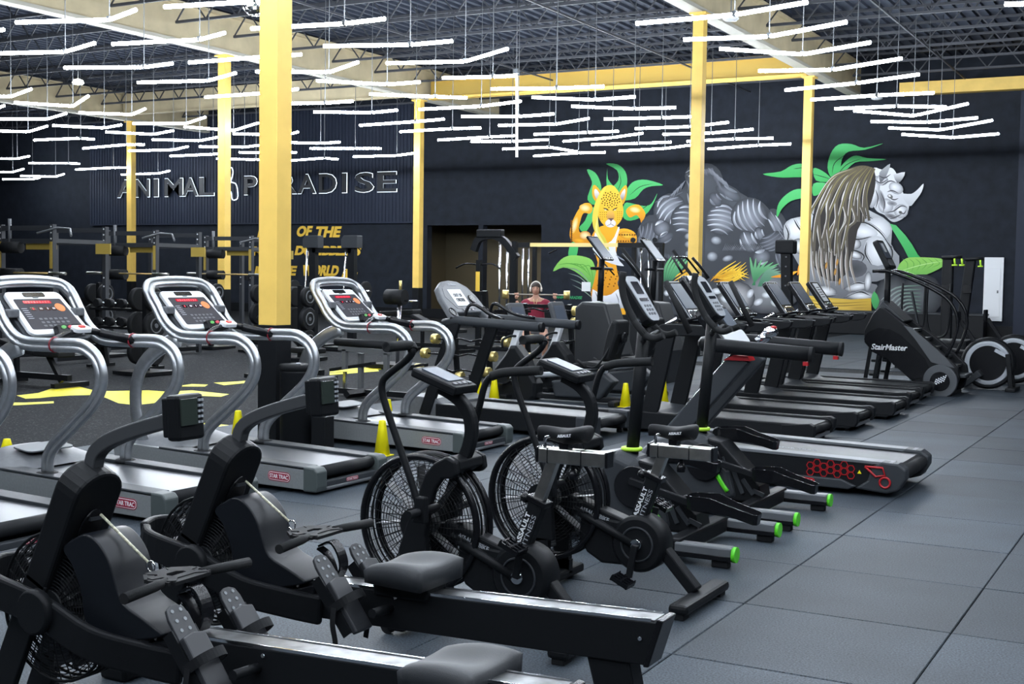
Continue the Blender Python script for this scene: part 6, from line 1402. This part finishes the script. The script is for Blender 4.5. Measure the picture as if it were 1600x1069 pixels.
muscle(Gp, 1171, 338, 28, 27, 68, 8, H1, M2, D0, .7); muscle(Gp, 1138, 302, 21, 9, 28, 3, M2, (.13, .145, .17), D0, .3); muscle(Gp, 1118, 312, 12, 8, 50, 3, M2, M1, D0)
muscle(Gp, 1013, 370, 24, 15, 108, 6, M2, M1, D0, -.5); muscle(Gp, 1034, 357, 13, 12, -25, 3, (.85, .88, .92), M2, D0, -.4); muscle(Gp, 1040, 372, 14, 7, -30, 3, M2, M1, D0)
muscle(Gp, 1169, 378, 18, 13, 62, 4, H1, M2, D0, .4); muscle(Gp, 1187, 366, 11, 7, 70, 2, H1, M2, D0); muscle(Gp, 1212, 350, 22, 8, 62, 3, H1, M2, D0, -.3); muscle(Gp, 1207, 378, 22, 14, -28, 7, M2, M1, D0, .6); muscle(Gp, 1190, 402, 14, 12, -15, 2, H1, M2, D0, .3); muscle(Gp, 1221, 405, 20, 8, 70, 4, M2, M1, D0)
for a_ in ((1079, 369, 10, 6.5, -8), (1079, 382, 10, 6.5, 0), (1080, 397, 10, 7, 5), (1119, 376, 9, 7, 10), (1113, 401, 9, 8, 0), (1137, 404, 9, 5, -15)): Gp.blob(*a_, (.42, .45, .50), D0, 14, (-.2, -.25))
Gp.stroke([(1100, 335), (1101, 360), (1100, 410)], 2.4, D0)
hair(Gp, 1074, 268, 40, -6, 30, (3, 9), 1, M2, M1); hair(Gp, 1108, 262, 26, 22, 26, (5, 12), 1, M2, M1); hair(Gp, 1116, 272, 12, 24, 20, (4, 14), 1, M1, D0); hair(Gp, 1072, 282, -20, 20, 24, (-7, 9), 1, M2, M1); hair(Gp, 1068, 300, -40, 14, 24, (-8, 4), 1, M1, D0); hair(Gp, 1205, 330, 22, 52, 24, (5, 8), 1, M2, M1); hair(Gp, 1002, 352, -4, 46, 20, (-3, 9), 1, M2, D0); hair(Gp, 1020, 392, 50, 10, 26, (5, 16), 1, M1, D0); hair(Gp, 1130, 392, 60, 0, 30, (8, -12), 1, M2, D0, .9)
Gp.blob(1084, 280, 11, 13, 0, (.10, .11, .13), D0); Gp.stroke([(1071, 273), (1079, 269), (1092, 272)], 3.4, D0); Gp.stroke([(1071, 270), (1079, 266), (1090, 268)], 1.8, M2); Gp.blob(1079, 275, 4.2, 2, -5, (.85, .87, .9), D0); Gp.blob(1079, 288, 4, 6, 10, M2, D0); Gp.stroke([(1073, 282), (1076, 292), (1074, 302)], 1.6, M2, D0)
Gp.blob(1086, 301, 6, 9, 0, (.12, .03, .025), (.01, .008, .008)); Gp.stroke([(1081, 309), (1086, 312), (1091, 309)], 3.0, (.85, .83, .78)); Gp.stroke([(1082, 295), (1083, 300)], 2, (.8, .8, .75)); Gp.stroke([(1074, 302), (1077, 316), (1083, 326)], 3, M2, M1); hair(Gp, 1079, 316, 14, 0, 16, (2, 26), 1, (.22, .21, .15), D0)
Gp.done()
# plants under the gorilla
Pp = Paint('lower_plants')
Pp.blob(1030, 440, 34, 40, 0, (.06, .065, .07), BK); Pp.blob(1200, 455, 50, 36, 0, (.25, .26, .28), K0); Pp.blob(1150, 465, 30, 26, 0, (.5, .5, .52), K0)
for k in range(13): Pp.stroke([(1050 + 3 * k, 436 + (k % 3) * 3), (1068 + 2 * k, 424 + (k % 4) * 4), (1088 - k * .3, 410 + (k * 7 % 26))], 2.6, (.80, .50, .04), (.55, .22, .01))
for k in range(20): Pp.stroke([(1110 + k, 440 - (k % 5) * 2), (1126 + 1.2 * k, 424 + (k % 6) * 3), (1150 + k * 1.1, 408 + (k * 5 % 34))], 2.4, (.55, .25, .01), (.85, .58, .05))
for k in range(6): Pp.stroke([(1038 + 2 * k, 440), (1040 + 5 * k, 418), (1050 + 5.2 * k, 400 + k)], 4, (.03, .18, .08), (.18, .50, .22))
for k in range(6): Pp.stroke([(1180 - k, 446), (1176 + 3 * k, 425), (1172 + 9 * k, 402 + 2 * k)], 4.6, (.02, .15, .06), (.16, .42, .20))
for k in range(6): Pp.stroke([(1184 + k, 448), (1196 + 3 * k, 426 + k), (1214 + 3 * k, 416 + 4 * k)], 3.6, (.04, .16, .09), (.20, .36, .25))
for k in range(9): Pp.blob(1120 + 13 * k, 455 + (k * 13 % 24), 8, 5, k * 30, K3, (.25, .26, .28))
for k in range(5): Pp.blob(1042 + 8 * k, 458 + (k % 2) * 6, 5, 5, k * 20, K3, K1)
# bird of paradise flower behind the rhino column
for a, b, c_ in (((1205, 433), (1230, 430), (1246, 424)), ((1222, 402), (1229, 416), (1232, 430)), ((1250, 440), (1258, 420), (1272, 396)), ((1246, 430), (1252, 412), (1258, 402)), ((1262, 412), (1270, 402), (1276, 392))): Pp.stroke([a, b, c_], 6, (.80, .28, .02), (.85, .42, .03))
Pp.done()
# rhino
L = Paint('rhino_leaves')
for p in ([(1192, 272), (1220, 268), (1238, 258), (1256, 257), (1262, 275), (1240, 277), (1215, 277)], [(1380, 224), (1350, 231), (1330, 225), (1310, 226), (1298, 240), (1293, 262), (1300, 278), (1312, 265), (1316, 248), (1326, 237), (1352, 234)], [(1385, 249), (1355, 247), (1338, 243), (1326, 248), (1314, 260), (1305, 275), (1318, 270), (1336, 254), (1360, 252)],
          [(1271, 263), (1285, 267), (1298, 278), (1296, 284), (1275, 282)], [(1271, 287), (1290, 286), (1296, 290), (1285, 300), (1271, 306)], [(1256, 296), (1240, 297), (1224, 308), (1215, 322), (1214, 340), (1222, 326), (1236, 314), (1256, 308)]): L.poly(p, G2, G1, 3)
for p in ([(1300, 272), (1304, 255), (1320, 242)], [(1305, 278), (1322, 258), (1345, 248)], [(1270, 272), (1285, 276), (1298, 280)], [(1240, 264), (1255, 262)]): L.stroke(p, 1.1, BK)
L.poly([(1388, 349), (1400, 352), (1415, 368), (1425, 382), (1434, 398), (1440, 404), (1420, 404), (1412, 388), (1400, 368)], G2, G1, 1)
L.poly([(1400, 422), (1412, 406), (1430, 402), (1476, 405), (1474, 416), (1445, 430), (1420, 434), (1404, 430)], (.30, .62, .12), (.14, .42, .08), 3)
for k in range(6): L.stroke([(1410 + 10 * k, 404), (1418 + 10 * k, 412), (1416 + 8 * k, 428 - 2 * k)], 1.2, (.12, .36, .06))
L.stroke([(1405, 424), (1440, 414), (1474, 408)], 1.2, (.5, .75, .3)); L.done()
Rp = Paint('rhino')
RW1, RW2, RW3 = (.82, .84, .87), (.50, .52, .55), (.10, .105, .12)
Rp.poly([(1225, 352), (1236, 342), (1255, 338), (1272, 332), (1290, 318), (1330, 318), (1380, 340), (1394, 358), (1392, 385), (1405, 400), (1400, 425), (1370, 440), (1340, 440), (1370, 445), (1365, 470), (1270, 470), (1262, 440), (1240, 400), (1226, 372)], RW2, RW3, 2)
Rp.blob(1244, 358, 16, 17, 0, RW1, RW2); Rp.blob(1276, 340, 12, 18, 20, RW1, RW2); Rp.blob(1250, 385, 14, 12, 30, RW1, RW3); Rp.blob(1372, 358, 20, 18, 20, RW1, RW2); Rp.blob(1350, 362, 22, 10, 10, RW1, RW2); Rp.blob(1332, 380, 14, 10, 15, RW1, RW3); Rp.blob(1335, 398, 13, 6, 20, RW1, RW3); Rp.blob(1370, 392, 20, 24, -15, RW1, RW2)
Rp.blob(1348, 330, 10, 9, 30, RW1, RW3); Rp.blob(1340, 448, 22, 7, -10, RW1, RW3); Rp.blob(1345, 462, 24, 7, 0, RW1, RW3); Rp.blob(1356, 440, 6, 16, 5, RW1, RW3); Rp.blob(1290, 455, 18, 9, 10, RW1, RW3); Rp.blob(1335, 420, 20, 14, 0, (.05, .055, .06), RW3)
for pts in ([(1226, 350), (1232, 366), (1228, 384)], [(1240, 342), (1248, 356), (1262, 372)], [(1330, 352), (1352, 348), (1374, 362), (1388, 380)], [(1322, 372), (1340, 374), (1362, 370)], [(1320, 390), (1338, 392), (1350, 400), (1346, 410)], [(1354, 378), (1352, 396), (1362, 414)], [(1382, 372), (1394, 392), (1392, 412)], [(1318, 452), (1336, 442), (1352, 444)], [(1318, 466), (1342, 456), (1360, 462)], [(1340, 318), (1350, 334), (1364, 342)], [(1270, 446), (1286, 462), (1306, 462)], [(1268, 330), (1276, 352), (1266, 372)]):
    Rp.stroke(pts, 2.4, (.03, .032, .036)); Rp.stroke([(x + 2.2, y - 1.4) for x, y in pts], 1.2, (.30, .31, .33))
# head
Rp.poly([(1366, 262), (1378, 265), (1392, 262), (1400, 270), (1404, 286), (1412, 303), (1420, 318), (1418, 332), (1410, 342), (1398, 347), (1390, 344), (1382, 336), (1370, 330), (1362, 315), (1358, 295), (1360, 275)], RW1, RW2, 3)
for a_ in ((1366, 300, 8, 26, 10), (1384, 322, 12, 12, 20), (1400, 294, 12, 9, 30), (1408, 330, 11, 11, 0), (1378, 282, 10, 8, 0)): Rp.blob(*a_, (.88, .90, .93), (.30, .31, .34), 14, (-.25, -.25))
Rp.blob(1378, 312, 5, 16, -15, (.16, .165, .18), (.42, .43, .46)); Rp.blob(1394, 318, 8, 4, 10, (.14, .145, .16), (.40, .41, .44)); Rp.blob(1392, 338, 10, 4, 15, (.10, .10, .11), (.36, .37, .40))
Rp.poly([(1375, 285), (1374, 270), (1382, 262), (1391, 256), (1388, 268), (1382, 280)], RW2, RW3, 2); Rp.poly([(1396, 273), (1403, 271), (1414, 269), (1410, 280), (1402, 286)], RW1, RW3, 2)
Rp.poly([(1409, 304), (1424, 303), (1434, 296), (1443, 287), (1440, 300), (1430, 314), (1421, 322)], RW1, RW2, 3)
for p in ([(1378, 290), (1390, 283), (1400, 285)], [(1368, 296), (1372, 310), (1368, 326)], [(1376, 300), (1382, 316), (1380, 332)], [(1386, 300), (1394, 298), (1404, 302)], [(1386, 306), (1396, 312), (1404, 310)], [(1384, 332), (1396, 330), (1408, 322), (1418, 324)], [(1390, 342), (1398, 340), (1410, 334)], [(1404, 330), (1412, 334), (1416, 328)], [(1366, 280), (1376, 286), (1388, 280)], [(1372, 274), (1382, 278), (1392, 272)]): Rp.stroke(p, 2.0, (.08, .08, .09))
Rp.blob(1391, 307, 4.5, 3.2, 30, (.05, .05, .05), (.2, .2, .2)); Rp.blob(1390, 306, 2.6, 1.8, 30, (.9, .9, .9), (.4, .4, .4)); Rp.blob(1407, 332, 3, 2.4, 20, (.04, .04, .04), (.2, .2, .2))
# dreadlocks
Rp.poly([(1362, 262), (1345, 258), (1325, 264), (1300, 284), (1282, 306), (1272, 328), (1268, 360), (1268, 400), (1280, 430), (1310, 440), (1330, 410), (1340, 360), (1356, 330), (1366, 300), (1368, 275)], (.030, .026, .024), (.030, .026, .024), 2)
for k in range(19):
    u = k / 18; j1, j2, j3 = sin(k * 2.3) * 3, sin(k * 4.1) * 5, sin(k * 1.7) * 6
    pts = [(1366 - 30 * u, 263 - 3 * sin(pi * u)), (1359 - 58 * u, 282 - 4 * u + j1 * .4), (1353 - 76 * u + j1, 308 + 8 * u), (1358 - 90 * u + j2, 345 + j1), (1340 - 70 * u + j3 * .6, 378 + 6 * j1), (1338 - 64 * u + j3, 408 + 3 * j2)]
    if u < .25: pts = pts[:4]
    Rp.stroke(pts, 4.4, (.15, .125, .075), (.085, .075, .06), k=6, taper=False); Rp.stroke([(x + 1.2, y) for x, y in pts], 1.4, (.30, .26, .08) if k % 3 == 0 else (.06, .05, .04), (.10, .09, .07), k=6)
    w_ = [(x - 2.2 + .8 * sin(i * 2.1 + k), y) for i, (x, y) in enumerate(pts)]; Rp.stroke(w_, 1.15, (.72, .70, .64), (.50, .49, .46), k=6)
for k in range(9): Rp.stroke([(1268 + 8 * k, 385 + (k * 7 % 12)), (1270 + 7.5 * k, 415), (1274 + 7.5 * k + 4 * sin(k), 440 + (k * 5 % 18))], 3, (.16, .14, .12), (.30, .26, .22)); Rp.stroke([(1267 + 8 * k, 385 + (k * 7 % 12)), (1268 + 7.5 * k, 415), (1272 + 7.5 * k + 4 * sin(k), 440 + (k * 5 % 18))], 1.0, (.75, .74, .70))
for x, y in ((1291, 415), (1305, 425), (1312, 440), (1308, 410)): Rp.blob(x, y, 2, 6, 10, (.60, .30, .05), (.2, .12, .06))
Rp.done()
Lg = Paint('log_and_grass')
Lg.blob(1395, 470, 30, 40, 0, (.14, .15, .16), BK); Lg.blob(1440, 462, 34, 34, 0, (.10, .11, .12), BK)
Lg.poly([(1264, 462), (1290, 465), (1330, 468), (1361, 466), (1362, 500), (1320, 500), (1266, 498)], (.62, .42, .05), (.30, .18, .03), 1)
for k in range(7): Lg.stroke([(1266, 466 + 5 * k), (1300, 470 + 4 * k + 3 * sin(k)), (1360, 468 + 5 * k)], 3, (.78, .56, .10), (.45, .28, .04)); Lg.stroke([(1266, 469 + 5 * k), (1305, 474 + 4 * k), (1360, 471 + 5 * k)], 1.0, (.12, .07, .02))
for k in range(12): Lg.stroke([(1255 + 12 * k, 512), (1262 + 12 * k, 504 - (k % 3) * 4), (1272 + 11 * k, 496 + (k % 4) * 2)], 4, (.05, .28, .10), (.25, .50, .22))
Lg.poly([(1295, 518), (1320, 514), (1345, 520), (1330, 526), (1305, 526)], (.10, .42, .14), (.05, .25, .08), 3)
for k in range(9): Lg.stroke([(1376 + 4 * k, 470 + 5 * k), (1400 + 3 * k, 450 + 5 * k), (1440, 446 + 6 * k)], 2.6, (.30, .32, .33), (.10, .20, .14))
Lg.poly([(1366, 455), (1374, 470), (1368, 484), (1361, 470)], (.08, .40, .12), (.04, .25, .08), 2); Lg.poly([(1426, 508), (1430, 490), (1436, 500), (1434, 512)], (.4, .6, .2), (.15, .4, .1), 2)
Lg.poly([(1300, 545), (1345, 530), (1355, 540), (1310, 556)], (.10, .42, .14), (.05, .25, .08), 2)
Lg.done()
